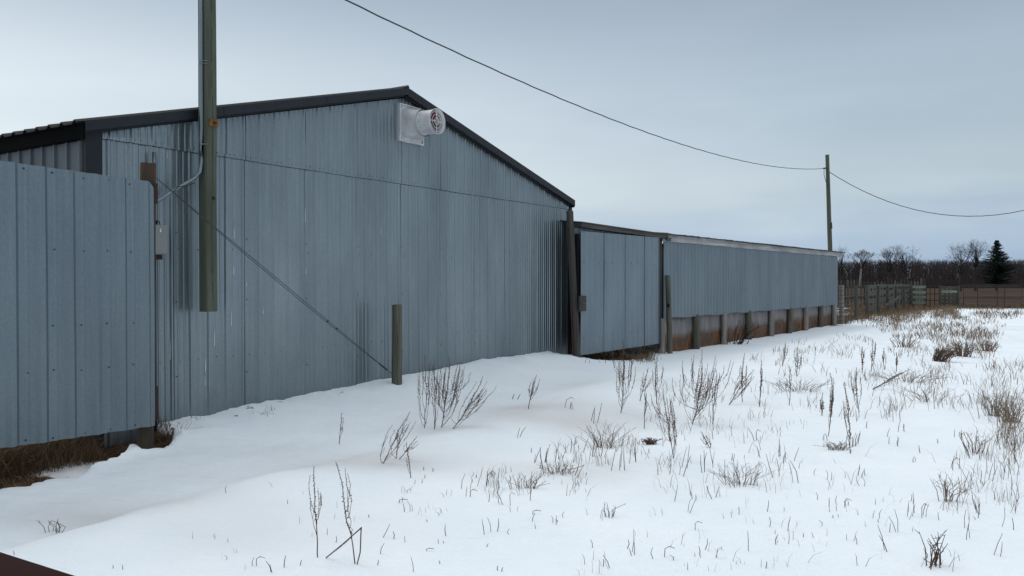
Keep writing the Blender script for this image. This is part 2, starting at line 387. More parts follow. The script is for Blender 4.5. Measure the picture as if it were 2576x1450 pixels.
def build_ground():
    angs = np.concatenate([np.arange(-48, 48, .17), np.arange(48, 312, 4)])*math.pi/180
    rs = [.25]
    while rs[-1] < 4500: rs.append(rs[-1]*(1.011 if rs[-1] < 40 else 1.03)+.004)
    rs = np.array(rs); A, Rr = np.meshgrid(angs, rs)
    X = (np.sin(A)*Rr).ravel(); Y = (np.cos(A)*Rr).ravel()
    Z, bare, st, thin = terrain(X, Y, True)
    na, nr = len(angs), len(rs)
    V = np.stack([X, Y, Z], 1); V = np.concatenate([V, [[0, 0, EYE-1.6]]])
    i = np.arange(nr-1)[:, None]*na; j = np.arange(na)[None, :]; q = (j+1) % na
    quads = np.stack([i+j, i+na+j, i+na+q, i+q], -1).reshape(-1, 4)
    quads = quads[:, ::-1]
    c = len(V)-1; tris = np.stack([np.full(na, c), (np.arange(na)+1) % na, np.arange(na)], -1)
    me = bpy.data.meshes.new('snowy_ground'); me.vertices.add(len(V)); me.vertices.foreach_set('co', V.ravel())
    loops = np.concatenate([quads.ravel(), tris.ravel()]); me.loops.add(len(loops)); me.loops.foreach_set('vertex_index', loops)
    nq, ntr = len(quads), len(tris); me.polygons.add(nq+ntr)
    me.polygons.foreach_set('loop_start', np.concatenate([np.arange(nq)*4, nq*4+np.arange(ntr)*3]))
    me.polygons.foreach_set('use_smooth', np.ones(nq+ntr, bool)); me.update(calc_edges=True)
    if me.polygons[0].normal.z < 0: me.flip_normals()
    for nm, dat in (('bare', bare), ('stain', st), ('thin', thin)):
        at_ = me.attributes.new(nm, 'FLOAT', 'POINT'); at_.data.foreach_set('value', np.concatenate([dat, [0]]).astype(np.float32))
    ob = bpy.data.objects.new('snowy_ground', me); col.objects.link(ob); tag(ob, kind='structure')
    s = NT('snow_and_earth')
    bare_, st_, thin_ = s.attr('bare'), s.attr('stain'), s.attr('thin')
    n1 = s.noise(9, None, 5, .65); n2 = s.noise(38, None, 4, .6); n3 = s.noise(1.1, None, 4); n4 = s.noise(210, None, 2, .6)
    snow = s.mix(s.ramp(n3, [(.35, 0), (.65, 1)]), (.80,.845,.88), (.86,.89,.915))
    snow = s.mix(s.ramp(n4, [(.3, .3), (.7, 0)]), snow, (.76,.80,.84))
    snow = s.mix(s.math('MULTIPLY', st_, .85), snow, (.55,.525,.515))
    spk = s.noise(60, None, 3, .7)
    snow = s.mix(s.math('MULTIPLY', s.ramp(spk, [(.70, 0), (.76, 1)]), .45), snow, (.30,.24,.20))
    earth = s.mix(s.ramp(n2, [(.35, 0), (.6, 1)]), (.022,.013,.009), (.06,.036,.022))
    earth = s.mix(s.ramp(n1, [(.45, 0), (.62, .8)]), earth, (.115,.075,.042))
    farf = s.math('MULTIPLY', thin_, -.5); fc = s.n('ShaderNodeClamp'); s.l(farf, fc.inputs[0])
    earth = s.mix(fc.outputs[0], earth, s.mix(s.ramp(s.noise(.35, s.coords((.4,1,1)), 5, .7), [(.35, 0), (.65, 1)]), (.040,.025,.015), (.085,.058,.038)))
    thr = s.math('ADD', bare_, s.math('MULTIPLY', s.math('SUBTRACT', n1, .5), .9))
    f = s.ramp(thr, [(.42, 0), (.56, 1)])
    g5 = s.noise(5, s.coords((.5, 1.6, 1)), 6, .75)
    tf = s.math('MULTIPLY', thin_, s.ramp(g5, [(.50, 0), (.66, .8)]))
    c = s.mix(tf, snow, (.27,.215,.17))
    c = s.mix(f, c, earth)
    hgt = s.math('ADD', s.math('MULTIPLY', n1, .6), s.math('MULTIPLY', n2, .35))
    rp = s.noise(1.0, s.coords((1.5, 9, 1), rot=(0, 0, -BARN.rz)), 4, .55, .8)
    hgt = s.math('ADD', hgt, s.math('MULTIPLY', rp, 1.1))
    s.bump(s.math('ADD', hgt, s.math('MULTIPLY', n4, .12)), .5, .05)
    s.b.inputs['Subsurface Weight'].default_value = 0
    me.materials.append(s.fin(c, .9, 0, .04))
    return ob
ground = build_ground()

# ------------------------------------------------------------------ corrugated sheet in a wall frame
GAPW = [.014]; RH = [.0155]; SH_ = [.014]
def rib_profile(x0, x1, cover=.914, kind='ag', phase=0.0):
    """list of (x, height) and list of seam positions"""
    pts = []; seams = []
    k = math.floor((x0-phase)/cover)
    while phase+k*cover < x1:
        b = phase+k*cover; q = cover/4
        for i in range(4):
            c = b+i*q
            if kind == 'ag':
                pts += [(c+.0, 'g' if i == 0 else .019)] if False else []
                if i == 0: pts += [(c-.026, 0), (c-.012, RH[0]), (c+.007, RH[0]), (c+.0085, -.004), (c+.0135, -.004), (c+.015, RH[0]-.003), (c+.03, 0)]; seams.append(c+.011)
                else: pts += [(c-.026, 0), (c-.012, RH[0]), (c+.012, RH[0]), (c+.026, 0)]
                for m_ in (1/3., 2/3.):
                    e = c+q*m_; pts += [(e-.016, 0), (e-.006, RH[0]*.5), (e+.006, RH[0]*.5), (e+.016, 0)]
            else:   # softer, wider corrugation
                if i == 0: pts += [(c-.05, 0), (c-.02, SH_[0]), (c+.001, SH_[0]), (c+.002, -.012), (c+.002+GAPW[0], -.012), (c+.004+GAPW[0], .012), (c+.05, 0)]; seams.append(c+.01)
                else: pts += [(c-.05, 0), (c-.02, SH_[0]), (c+.02, SH_[0]), (c+.05, 0)]
                e = c+q*.5; pts += [(e-.02, 0), (e, .004), (e+.02, 0)]
        k += 1
    pts = [p for p in sorted(pts) if x0 < p[0] < x1]
    return [(x0, 0)]+pts+[(x1, 0)], [s_ for s_ in seams if x0 < s_ < x1]
def sheet(mb, x0, x1, zb, zt, y, kind='ag', cover=.914, phase=0.0, m=0, gap=1, seam_wob=True, nz_=6):
    prof, seams = rib_profile(x0, x1, cover, kind, phase)
    k0 = len(mb.v); n = len(prof)
    pan = lambda x: math.floor((x-phase-.011)/cover)
    r2 = random.Random(5)
    tilt = {}
    for i, (x, h) in enumerate(prof):
        p = pan(x)
        if p not in tilt: tilt[p] = (r2.uniform(-.002, .002), r2.uniform(-.004, .004), r2.uniform(0, 6))
        a, b, c = tilt[p]; rel = (x-phase)-p*cover
        for j in range(nz_+1):
            f = j/nz_; z0_, z1_ = zb(x), zt(x)
            if j == 0: z0_ += r2.uniform(-.004, .004)
            z = z0_+(z1_-z0_)*f
            dy = a+b*(rel-.45)+.0025*math.sin(c+f*5+rel*4)
            mb.v.append((x, y-h-dy, z))
    for i in range(n-1):
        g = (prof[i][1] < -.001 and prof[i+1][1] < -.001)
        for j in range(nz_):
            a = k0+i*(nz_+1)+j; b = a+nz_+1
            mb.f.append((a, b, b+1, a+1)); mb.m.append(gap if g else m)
    return seams
def screw(mb, x, y, z, m=2, r=.009):
    n = 6; vs = [(x+r*math.cos(t), y, z+r*math.sin(t)) for t in [2*math.pi*i/n for i in range(n)]]
    vs += [(x+r*.7*math.cos(t), y-.009, z+r*.7*math.sin(t)) for t in [2*math.pi*i/n for i in range(n)]]
    mb.add(vs, [tuple(range(n, 2*n))[::-1]]+[(i, n+i, n+(i+1) % n, (i+1) % n) for i in range(n)], m)
def wpost(mb, a, b, r0, r1, n=14, m=0, mtop=1, seed=0, jag=.0, rings=9):
    a = Vector(a); b = Vector(b); rr = random.Random(seed); k0 = len(mb.v)
    ph = [rr.uniform(.93, 1.05) for _ in range(n)]
    bend = Vector((rr.uniform(-1,1), rr.uniform(-1,1), 0))*.008
    for i in range(rings+1):
        f = i/rings; c = a.lerp(b, f)+bend*math.sin(f*math.pi); r = r0+(r1-r0)*f
        for j in range(n):
            t = 2*math.pi*j/n; q = r*ph[j]*rr.uniform(.975, 1.025)
            z = (rr.uniform(-jag, jag) if i == rings else 0)
            mb.v.append((c.x+q*math.cos(t), c.y+q*math.sin(t), c.z+z))
    for i in range(rings):
        for j in range(n):
            q = (j+1) % n; mb.f.append((k0+i*n+j, k0+i*n+q, k0+(i+1)*n+q, k0+(i+1)*n+j)); mb.m.append(m)
    c = len(mb.v); mb.v.append(tuple(b+Vector((0,0,.004))))
    for j in range(n): mb.f.append((k0+rings*n+j, k0+rings*n+(j+1) % n, c)); mb.m.append(mtop)

# ------------------------------------------------------------------ the barn
barn = thing('barn', 'long grey galvanized metal barn with dark gabled roof trim', 'barn', BARN.M)
LX1 = BARN.pix(1430, 600)[0]                  # right corner
PKX, _ = BARN.pix(1028, 247)
zL = BARN.pix(255.5, 335.7)[1]; zR = BARN.pix(1427, 520)[1]; zP = BARN.pix(1028, 247.6)[1]
eave = (zL+zR)/2+.0
def gz(x): return zL+(zP-zL)*(x/PKX) if x < PKX else zP+(zR-zP)*((x-PKX)/(LX1-PKX))
print('BARN', LX1, PKX, zL, zR, zP)
zseamL = BARN.pix(542, 394.7)[1]; zseamR = BARN.pix(1340, 511)[1]; ZS = (zseamL+zseamR)/2
print('seam', zseamL, zseamR)
ph = BARN.pix(892, 600)[0] % .914
WOB = lambda x: .002*math.sin(x*1.7)+.002*math.sin(x*5.1)
mb = MB()
seams = sheet(mb, 0, LX1, lambda x: -.35, lambda x: min(ZS+.03, gz(x)-.002), 0, phase=ph)
for zz in (BARN.pix(867, 640)[1], (BARN.pix(548.6, 899)[1]+BARN.pix(1043, 850)[1])/2):
    k = math.floor((0-ph)/.2285)
    while ph+k*.2285 < LX1-.05:
        x = ph+k*.2285+.085
        if x > .03 and rnd.random() < .96: screw(mb, x+rnd.uniform(-.008,.008), 0, zz+rnd.uniform(-.008,.008))
        k += 1
for s_ in seams:
    for zz in (1.05+.3, 2.05, .55):
        screw(mb, s_+.04, -.008, zz+rnd.uniform(-.04, .04), r=.007)
for (px_, py_, l_) in ((588,690,.10),(540,870,.22),(517,935,.16),(582,820,.2),(589,600,.14),(662,790,.07),(516,970,.12),(689,1010,.12),(768,560,.2),(770,690,.1),(959,590,.22),(430,935,.12),(620,720,.05),(428,905,.25),(650,880,.09)):
    x, z = BARN.pix(px_, py_, -.006); mb.add([(x-.003, -.0055, z), (x+.002, -.0055, z-l_*.02), (x+.003, -.0055, z+l_*.5), (x, -.0055, z+l_)], [(0,1,2,3)], 3)
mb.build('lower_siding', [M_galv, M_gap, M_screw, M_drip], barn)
mb = MB()
sheet(mb, 0, LX1, lambda x: min(ZS+WOB(x)-.005, gz(x)-.03), lambda x: gz(x)+.01, -.006, phase=ph+.02, nz_=3)
k = math.floor((0-ph)/.2285)
while ph+k*.2285 < LX1-.05:
    for dx in (.045, .11):
        x = ph+k*.2285+dx
        if x > .03 and gz(x) > ZS+.1: screw(mb, x, -.006, ZS+.035+rnd.uniform(-.006,.006), r=.008)
    k += 1
for (px_, py_, l_) in ((420,398,.1),(432,390,.05)):
    x, z = BARN.pix(px_, py_, -.01); mb.add([(x-.003, -.012, z), (x+.002, -.012, z), (x+.004, -.012, z+l_)], [(0,1,2)], 3)
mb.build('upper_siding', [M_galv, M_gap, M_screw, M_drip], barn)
# thin dark strip where the upper sheets lap over the lower ones
mb = MB()
xa, xb_ = 0.0, LX1
while gz(xb_) < ZS+.05: xb_ -= .02
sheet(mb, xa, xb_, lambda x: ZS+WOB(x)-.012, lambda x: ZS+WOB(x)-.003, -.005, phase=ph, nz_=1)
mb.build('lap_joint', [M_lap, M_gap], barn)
# core walls added behind the siding to make the barn solid and block light
DEP = 22.0
mb = MB()
mb.add([(0,.04,-.4),(LX1,.04,-.4),(LX1,.04,gz(LX1)),(PKX,.04,zP-.02),(0,.04,zL),(0,DEP,-.4),(LX1,DEP,-.4),(LX1,DEP,zR),(PKX,DEP,zP-.02),(0,DEP,zL)],
       [(0,1,2,3,4),(9,8,7,6,5),(1,6,7,2),(5,0,4,9)], 0)
mb.build('inner_wall', [M_gap], barn)
# side wall to the left, receding: wide ribs
mb = MB()
zside = gz(0)+.0
xs = -.17
prof, _ = rib_profile(.1, DEP, .914, 'ag', .12)
k0 = len(mb.v)
prof2 = []; yy = .02
while yy < DEP:
    prof2 += [(yy, 0), (yy+.012, .022), (yy+.036, .022), (yy+.048, 0), (yy+.229-.001, 0)]; yy += .229
for (y_, h_) in prof2: mb.v += [(xs-h_, y_, -.4), (xs-h_, y_, zside-.01)]
for i in range(len(prof2)-1): mb.f.append((2*i+2, 2*i, 2*i+1, 2*i+3)); mb.m.append(0)
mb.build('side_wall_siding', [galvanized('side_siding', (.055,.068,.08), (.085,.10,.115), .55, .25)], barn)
mb = MB(); mb.box(xs, -.004, -.035, .02, -.4, gz(0)+.02); mb.build('corner_trim', [M_trim], barn)
mb = MB(); mb.box(LX1+.001, LX1+.10, -.03, .06, -.4, gz(LX1)+.01); c2 = mb.build('corner_trim', [M_trim], barn)
# right side wall
mb = MB(); mb.box(LX1+.05, LX1+.08, .07, DEP, -.4, gz(LX1)-.02); mb.build('far_side_wall', [M_galv2], barn)
# roof sheets with ribs, overhanging in front by .30 and at the eave by .16
OH = .12
zpk_t = BARN.pix(1026, 221.6, -OH)[1]; zl_t = BARN.pix(213.6, 304, -OH)[1]; zr_t = BARN.pix(1445.5, 504.5, -OH)[1]
xl_t = BARN.pix(213.6, 304, -OH)[0]; xr_t = BARN.pix(1445.5, 504.5, -OH)[0]; xpk = BARN.pix(1026, 221.6, -OH)[0]
print('roof', zpk_t, zl_t, zr_t, xl_t, xr_t, xpk)
def rz_(x): return zl_t+(zpk_t-zl_t)*((x-xl_t)/(xpk-xl_t)) if x < xpk else zpk_t+(zr_t-zpk_t)*((x-xpk)/(xr_t-xpk))
for side in (0, 1):
    mb = MB(); e = xl_t-.06 if side == 0 else xr_t+.05
    ys = []; yy = -OH+.03
    while yy < DEP: ys += [(yy, 0), (yy+.03, .024), (yy+.06, .024), (yy+.09, 0)]; yy += .229
    k0 = len(mb.v)
    for (y_, h_) in ys:
        for dz in (.012, -.004):
            mb.v += [(e, y_, rz_(e)+h_+dz-.01), (xpk, y_, rz_(xpk)+h_+dz-.01)]
    for i in range(len(ys)-1):
        a = k0+4*i; b = a+4
        mb.f += [(a, a+1, b+1, b), (a+2, b+2, b+3, a+3), (a, b, b+2, a+2)]; mb.m += [0]*3
    mb.build('roof_sheet', [M_roof], barn)
mb = MB(); mb.tube([(xpk, -OH-.005, zpk_t+.01), (xpk, DEP, zpk_t+.01)], .03, 6); mb.build('ridge_cap', [M_trim], barn)
# rake fascia: a folded dark trim with a stepped lower lip
for side in (0, 1):
    mb = MB(); a, b = (xl_t, xpk) if side == 0 else (xpk, xr_t)
    hT = .098 if side == 0 else .115
    def rake(dt, db, y0, y1):
        mb.add([(a,y0,rz_(a)-db),(b,y0,rz_(b)-db),(b,y0,rz_(b)-dt),(a,y0,rz_(a)-dt),(a,y1,rz_(a)-db),(b,y1,rz_(b)-db),(b,y1,rz_(b)-dt),(a,y1,rz_(a)-dt)],
               [(0,1,2,3),(7,6,5,4),(0,4,5,1),(3,2,6,7),(0,3,7,4),(1,5,6,2)], 0)
    rake(0, hT, -OH-.012, -OH); rake(.0, .012, -OH, -.1); rake(hT-.01, hT, -OH, -OH+.05); rake(hT, hT+.022, -OH+.05, -OH+.06)
    for q in (.33, .66):
        xx = a+(b-a)*q; mb.box(xx-.002, xx+.002, -OH-.0135, -OH-.012, rz_(xx)-hT+.005, rz_(xx)-.003, 1)
    mb.build('rake_trim', [M_trim, M_gap], barn)
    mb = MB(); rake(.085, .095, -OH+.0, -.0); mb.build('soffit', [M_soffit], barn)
# eave fascia and soffit on the left side
mb = MB(); ez = rz_(xl_t)
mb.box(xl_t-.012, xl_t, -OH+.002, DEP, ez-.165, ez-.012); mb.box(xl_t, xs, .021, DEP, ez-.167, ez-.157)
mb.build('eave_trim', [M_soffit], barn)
mb = MB(); ez = rz_(xr_t); mb.box(xr_t-.01, xr_t, -OH+.002, DEP, ez-.14, ez-.01); mb.build('eave_trim', [M_trim], barn)
mb = MB(); sheetz = zside
# ------------------------------------------------------------------ exhaust fan
fx, fz = BARN.pix(1029, 315); FS = .27
fan = thing('exhaust_fan', 'white plastic exhaust fan under the peak of the barn gable', 'fan', BARN.M @ T((fx, -.03, fz)))
mb = MB(); mb.box(-FS, FS, -.012, .03, -FS, FS)
for a, b, c, d in ((-FS,FS,FS-.018,FS),(-FS,FS,-FS,-FS+.018),(-FS,-FS+.018,-FS+.018,FS-.018),(FS-.018,FS,-FS+.018,FS-.018)): mb.box(a, b, -.03, -.0125, c, d)
for i in (-1, 1):
    for j in (-1, 1): screw(mb, i*(FS-.045), -.0125, j*(FS-.045), 1, .008)
mb.build('mounting_plate', [M_white, M_screw], fan)
mb = MB(); n = 32; k0 = 0; S2 = FS-.065
def sq(t, h):   # square outline point in direction t
    c, s_ = math.cos(t), math.sin(t); k = h/max(abs(c), abs(s_)); return c*k, s_*k
rings = [(-.0125, 1.0, S2), (-.05, 1.0, S2), (-.12, .72, S2), (-.19, .3, S2), (-.235, 0.0, .195), (-.25, 0, .192)]
rt = .172
for (y_, f, h) in rings:
    for j in range(n):
        t = 2*math.pi*(j+.5)/n; a, b = sq(t, h if f > 0 else .19); c, d = .195*math.cos(t), .195*math.sin(t)
        mb.v.append((a*f+c*(1-f), y_, b*f+d*(1-f)))
for i in range(len(rings)-1):
    for j in range(n): q = (j+1) % n; mb.f.append((i*n+j, i*n+q, (i+1)*n+q, (i+1)*n+j)); mb.m.append(0)
mb.build('hood', [M_white], fan, smooth=True)
def lathe_y(mb, prof, n=36, m=0):
    k0 = len(mb.v)
    for (y_, r_) in prof:
        for j in range(n): t = 2*math.pi*j/n; mb.v.append((r_*math.cos(t), y_, r_*math.sin(t)))
    for i in range(len(prof)-1):
        for j in range(n): q = (j+1) % n; mb.f.append((k0+i*n+j, k0+i*n+q, k0+(i+1)*n+q, k0+(i+1)*n+j)); mb.m.append(m)
mb = MB(); lathe_y(mb, [(-.20,.178),(-.25,.18),(-.262,.173),(-.45,.172),(-.50,.183),(-.503,.178),(-.45,.167),(-.20,.165)])
for t in (R(150), R(210), R(30), R(330), R(185)):
    mb.blob((.176*math.cos(t), -.29, .176*math.sin(t)), .009, 1)
mb.build('barrel', [M_white, M_screw], fan, smooth=True)
gr = MB()
for r_ in (.05, .10, .145): gr.tube([(r_*math.cos(t), -.485, r_*math.sin(t)) for t in [2*math.pi*i/28 for i in range(29)]], .0028, 5, cap=False)
for t in (0, R(90), R(180), R(270)): 
    for o_ in (-.006, .006):
        dx, dz = -math.sin(t)*o_, math.cos(t)*o_
        gr.tube([(.012*math.cos(t)+dx, -.487, .012*math.sin(t)+dz), (.172*math.cos(t)+dx, -.478, .172*math.sin(t)+dz)], .0026, 5)
gr.build('guard_grille', [M_whitem], fan)
for k in range(3):
    bl = MB(); t0 = R(65+120*k); vs = []
    for i in range(5):
        r_ = .03+.13*i/4
        for j in range(2):
            t = t0+(j-.5)*R(36+34*i/4)+R(18)*i/4; vs.append((r_*math.cos(t), -.42+(.03 if j else -.02), r_*math.sin(t)))
    bl.add(vs, [(2*i, 2*i+1, 2*i+3, 2*i+2) for i in range(4)]); bl.build('blade', [M_red], fan)
bl = MB(); lathe_y(bl, [(-.40,.001),(-.40,.028),(-.33,.032),(-.2,.032),(-.2,.001)], 16); bl.build('motor_hub', [M_gap], fan)

# ------------------------------------------------------------------ square service post on the barn wall with its conduit
W6 = .140; yF = -.292; yB = yF+W6
x0, zb = BARN.pix(520.5, 785, yF)
ztop = BARN.pix(520, -205, yF)[1]
post = thing('service_post', 'square green treated timber post bolted to the barn wall above the snow', 'post', BARN.M @ T((x0, 0, zb)))
mb = MB(); n = 24; c = .012
sec = [(0,yF+c),(c,yF),(W6-c,yF),(W6,yF+c),(W6,yB-c),(W6-c,yB),(c,yB),(0,yB-c)]
for i in range(n+1):
    f = i/n; z = (ztop-zb)*f; lean = 0.0
    for k, (a, b) in enumerate(sec):
        mb.v.append((a+.0025*math.sin(f*9+k)+lean*f, b+.0025*math.sin(f*7+k*2), z))
for i in range(n):
    for k in range(8): q = (k+1) % 8; mb.f.append((i*8+k, i*8+q, (i+1)*8+q, (i+1)*8+k)); mb.m.append(0)
mb.f += [tuple(range(7, -1, -1)), tuple(n*8+k for k in range(8))]; mb.m += [1, 1]
# long drying crack down the front face
cr = [(.075, 0)]; z = .05; xx = .078
while z < ztop-zb-.3:
    xx += rnd.uniform(-.004, .0045); xx = min(max(xx, .055), .10); cr.append((xx, z)); z += .09
for i in range(1, len(cr)-1):
    if rnd.random() < .8: mb.add([(cr[i][0]-.0016, yF-.0005-.003, cr[i][1]), (cr[i][0]+.0016, yF-.0035, cr[i][1]), (cr[i+1][0]+.0016, yF-.0035, cr[i+1][1]), (cr[i+1][0]-.0016, yF-.0035, cr[i+1][1])], [(0,1,2,3)], 2)
mb.build('timber', [M_green, M_endgrain, M_gap], post)
zz = BARN.pix(533, 309, yF)[1]-zb; mb = MB(); mb.box(.035, W6+.006, yF-.013, yF-.0035, zz-.038, zz+.038); pl = mb.build('washer_plate', [M_rustb], post)
mb = MB(); mb.tube([(.095, yF-.034, zz), (.095, yF-.0135, zz)], .017, 6); mb.build('nut', [M_rust], pl)
zz = BARN.pix(533, 499, yF)[1]-zb; mb = MB(); mb.tube([(.088, yF-.012, zz), (.088, yF-.003, zz)], .017, 12); mb.tube([(.088, yF-.022, zz), (.088, yF-.0125, zz)], .010, 6); mb.build('bolt', [M_rust], post)
mb = MB(); zq = rz_(x0)-zb-.055; mb.box(.03, W6-.03, yB+.0, -OH-.013, zq-.03, zq+.03); mb.build('standoff_block', [M_brownpost], post)   # bolted to the rake
# conduit down the left face, swinging left to the meter box
cx, cy = x0-.024, yF+.045
pts = [BARN.w(cx, cy, ztop-.05), BARN.w(cx, cy, 4.2), BARN.w(cx, cy, 3.6)]
zb1 = BARN.pix(508, 405, cy)[1]; pts += [BARN.w(cx, cy, z_) for z_ in (3.2, 2.9, zb1+.1, zb1)]
q1 = BARN.pix(503, 432, cy); q2 = BARN.pix(490, 448, -.21); q3 = BARN.pix(460, 466, -.16); q4 = BARN.pix(430, 484, -.12); q5 = BARN.pix(398, 505, -.09); q6 = BARN.pix(385, 513, -.06)
pts += [BARN.w(q1[0], cy, q1[1]), BARN.w(q2[0], -.21, q2[1]), BARN.w(q3[0], -.16, q3[1]), BARN.w(q4[0], -.12, q4[1]), BARN.w(q5[0], -.09, q5[1]), BARN.w(q6[0], -.06, q6[1])]
cond = thing('conduit', 'bent galvanized conduit running down the left face of the square post', 'conduit', T(pts[6]))
mb = MB(); mb.tube(pts, .0195, 10); mb.build('pipe', [M_cond], cond, world=True, smooth=True)
for z_ in (BARN.pix(505, 160, cy)[1], BARN.pix(505, 363, cy)[1], 3.9):
    mb = MB(); mb.tube([BARN.w(cx-.004, cy, z_-.008), BARN.w(cx-.004, cy, z_+.008)], .024, 10); mb.bar(BARN.w(cx, cy-.01, z_), BARN.w(cx+.045, cy-.052, z_+.004), .012, .006); mb.build('strap', [M_cond], cond, world=True)
mb = MB(); a = [BARN.w(q4[0], -.147, q4[1]-.0), BARN.w((q3[0]+q4[0])/2, -.168, (q3[1]+q4[1])/2+.02), BARN.w(q3[0]+.0, -.188, q3[1]-.02), BARN.w(q3[0]+.10, -.215, q3[1]+.03)]
mb.tube(a, .006, 5); mb.build('cable_tail', [M_wire], cond, world=True)

# grey box half hidden by the fence panel
bx0 = BARN.pix(418.7, 600, -.14)[0]; bz1 = BARN.pix(400, 567, -.14)[1]; bz0 = BARN.pix(400, 640.8, -.14)[1]
mbox = thing('electrical_box', 'grey electrical box on the barn wall beside the edge of the metal fence panel', 'electrical box', BARN.M @ T((bx0-.24, 0, bz0)))
H = bz1-bz0; mb = MB(); mb.box(0, .24, -.13, -.02, 0, H); mb.build('box_body', [M_grey], mbox)
mb = MB(); mb.box(-.003, .244, -.145, -.1305, .01, H+.004); lid = mb.build('cover', [M_grey], mbox)
mb = MB(); mb.box(.163, .178, -.1475, -.1455, H-.07, H-.05); mb.box(.163, .178, -.1475, -.1455, H-.045, H-.035); mb.build('sticker', [M_drip], lid)
mb = MB(); mb.box(.08, .215, -.11, -.04, -.05, -.002); mb.build('hub_fitting', [M_rust], mbox)
mb = MB(); mb.tube([(.15, -.07, H+.002), (.15, -.07, H+.05)], .03, 10); mb.tube([(.10,-.08,H+.04),(.19,-.09,H+.045),(.2,-.09,H+.01)], .006, 5); mb.build('top_fitting', [M_gap], mbox)
mb = MB(); mb.tube([(.15, -.07, -.05), (.15, -.07, -bz0-.1)], .017, 8); mb.build('lower_pipe', [M_steelwire], mbox, smooth=True)
mb = MB(); mb.tube([(.15, -.07, H+.05), (.15, -.07, H+.75)], .017, 8); mb.build('upper_pipe', [M_cond], mbox, smooth=True)

# ------------------------------------------------------------------ metal fence panel in the left foreground
TI = R(1.25)     # it sags towards the right
Mp = PAN.M; SH = math.tan(R(1.45))
pan = thing('metal_fence_panel', 'tall ribbed galvanized metal fence panel standing in the left foreground', 'fence panel', Mp)
pz_t = PAN.pix(388, 459)[1]; pz_b = PAN.pix(388, 1072)[1]
GAPW[0] = .004; SH_[0] = .024
mb = MB(); x_l = -6.5
rr2 = .05
def ptop(x): return pz_t-(rr2-math.sqrt(max(rr2*rr2-max(0, x+rr2)**2, 0)) if x > -rr2 else 0)
sheet(mb, x_l, 0, lambda x: pz_b-x*SH, lambda x: ptop(x)-x*SH, 0, kind='soft', phase=PAN.pix(242.5, 700)[0] % .914, nz_=6, m=0)
phs = PAN.pix(242.5, 700)[0] % .914
def row(y365):
    q = PAN.pix(366, y365); return q[1]+q[0]*SH
for yy in (639+.0, 812, 917, 1067, 468):
    z = row(yy)+.0; k = -40
    while phs+k*.2285 < -.02:
        x = phs+k*.2285+.1
        if x_l < x < -.02 and rnd.random() < .92: screw(mb, x+rnd.uniform(-.02,.02), 0, z-x*SH+rnd.uniform(-.01,.01), r=.0085)
        k += 1
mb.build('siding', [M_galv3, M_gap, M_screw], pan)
mb = MB(); mb.add([(x_l,.008,pz_b+.01-x_l*SH),(-.01,.008,pz_b+.01),(-.01,.008,pz_t-.07),(x_l,.008,pz_t-.05-x_l*SH)], [(0,1,2,3)]); mb.build('backing_sheet', [M_galv2], pan)
for z in (pz_b+.12, (pz_b+pz_t)/2, pz_t-.2):
    mb = MB(); mb.bar((x_l, .04, z-x_l*SH), (-.03, .04, z), .04, .09); mb.build('rail', [M_brownpost], pan)
for x in (-2.6, -5.2):
    mb = MB(); wpost(mb, (x, .14, -.45), (x, .14, pz_t-.1), .075, .07, seed=int(-x)); mb.build('post', [M_brownpost, M_endgrain], pan, smooth=False)
# the end post behind the panel's edge, with a rusty metal cap of weathered wood
pA = PAN.w(*((PAN.pix(363, 1100, .13)[0], .13, -.45))); tx, tzp = PAN.pix(373.5, 412, .13); pB = PAN.w(tx, .13, tzp)
ep = thing('fence_post', 'round wooden post with an orange-stained top behind the metal fence panel', 'post', T((pA.x, pA.y, tz(pA.x, pA.y))))
mb = MB(); wpost(mb, pA, pB, .072, .067, 18, seed=3, jag=.008); mb.build('shaft', [M_capwood, M_endgrain], ep, world=True)
# rusty angle iron seen past the edge
for (y0_, y1_) in ((462, 512), (972, 1056)):
    a = PAN.pix(392.5, y0_, .03); b = PAN.pix(393.5, y1_, .03); mb = MB(); mb.box(a[0]-.02, a[0]+.012, .02, .045, b[1], a[1]); o_ = mb.build('hinge_iron', [M_rust], pan)

# ------------------------------------------------------------------ short post and brace cable
pt = at(999, 767, 10.95)
sp = thing('fence_post', 'short round wooden post standing alone in the snow before the barn wall', 'post', T((pb.x, pb.y, tz(pb.x, pb.y))))
mb = MB(); wpost(mb, (pb.x, pb.y, -.5), pt, .077, .066, 18, seed=9, jag=.004)
mb.build('shaft', [M_greypost, M_endgrain], sp, world=True)
mb = MB(); pts = [(pb.x+.02+.004*math.sin(i*1.7)-.0, pb.y-.0755+.0, .1+i*.08) for i in range(12)]
mb.tube([(p[0], p[1], p[2]) for p in pts], .0025, 3); mb.build('crack', [M_gap], sp, world=True)
a = at(394, 449, 7.42); b = at(985, 940, 10.9)
bcab = thing('brace_cable', 'doubled steel brace cable slanting across the barn wall to the short post', 'cable', T(b))
for o_ in (-.012, .012):
    mb = MB(); P = []
    for i in range(25):
        f = i/24; p = Vector(a).lerp(b, f); p.z -= .05*4*f*(1-f)*.35; s_ = o_*math.sin(math.pi*f)*1.3
        P.append(p+Vector((0,0,s_)))
    mb.tube(P, .0042, 5); mb.build('strand', [M_steelwire], bcab, world=True)
for f in (.645, .69):
    p = Vector(a).lerp(b, f); mb = MB(); mb.blob(p-Vector((0,0,.01)), .022); mb.build('clamp', [M_wire], bcab, world=True)
p0 = Vector(a).lerp(b, .93); p1 = Vector(a).lerp(b, .97); mb = MB(); mb.tube([p0-Vector((0,0,.004)), p1-Vector((0,0,.004))], .012, 6); mb.build('turnbuckle', [M_wire], bcab, world=True)

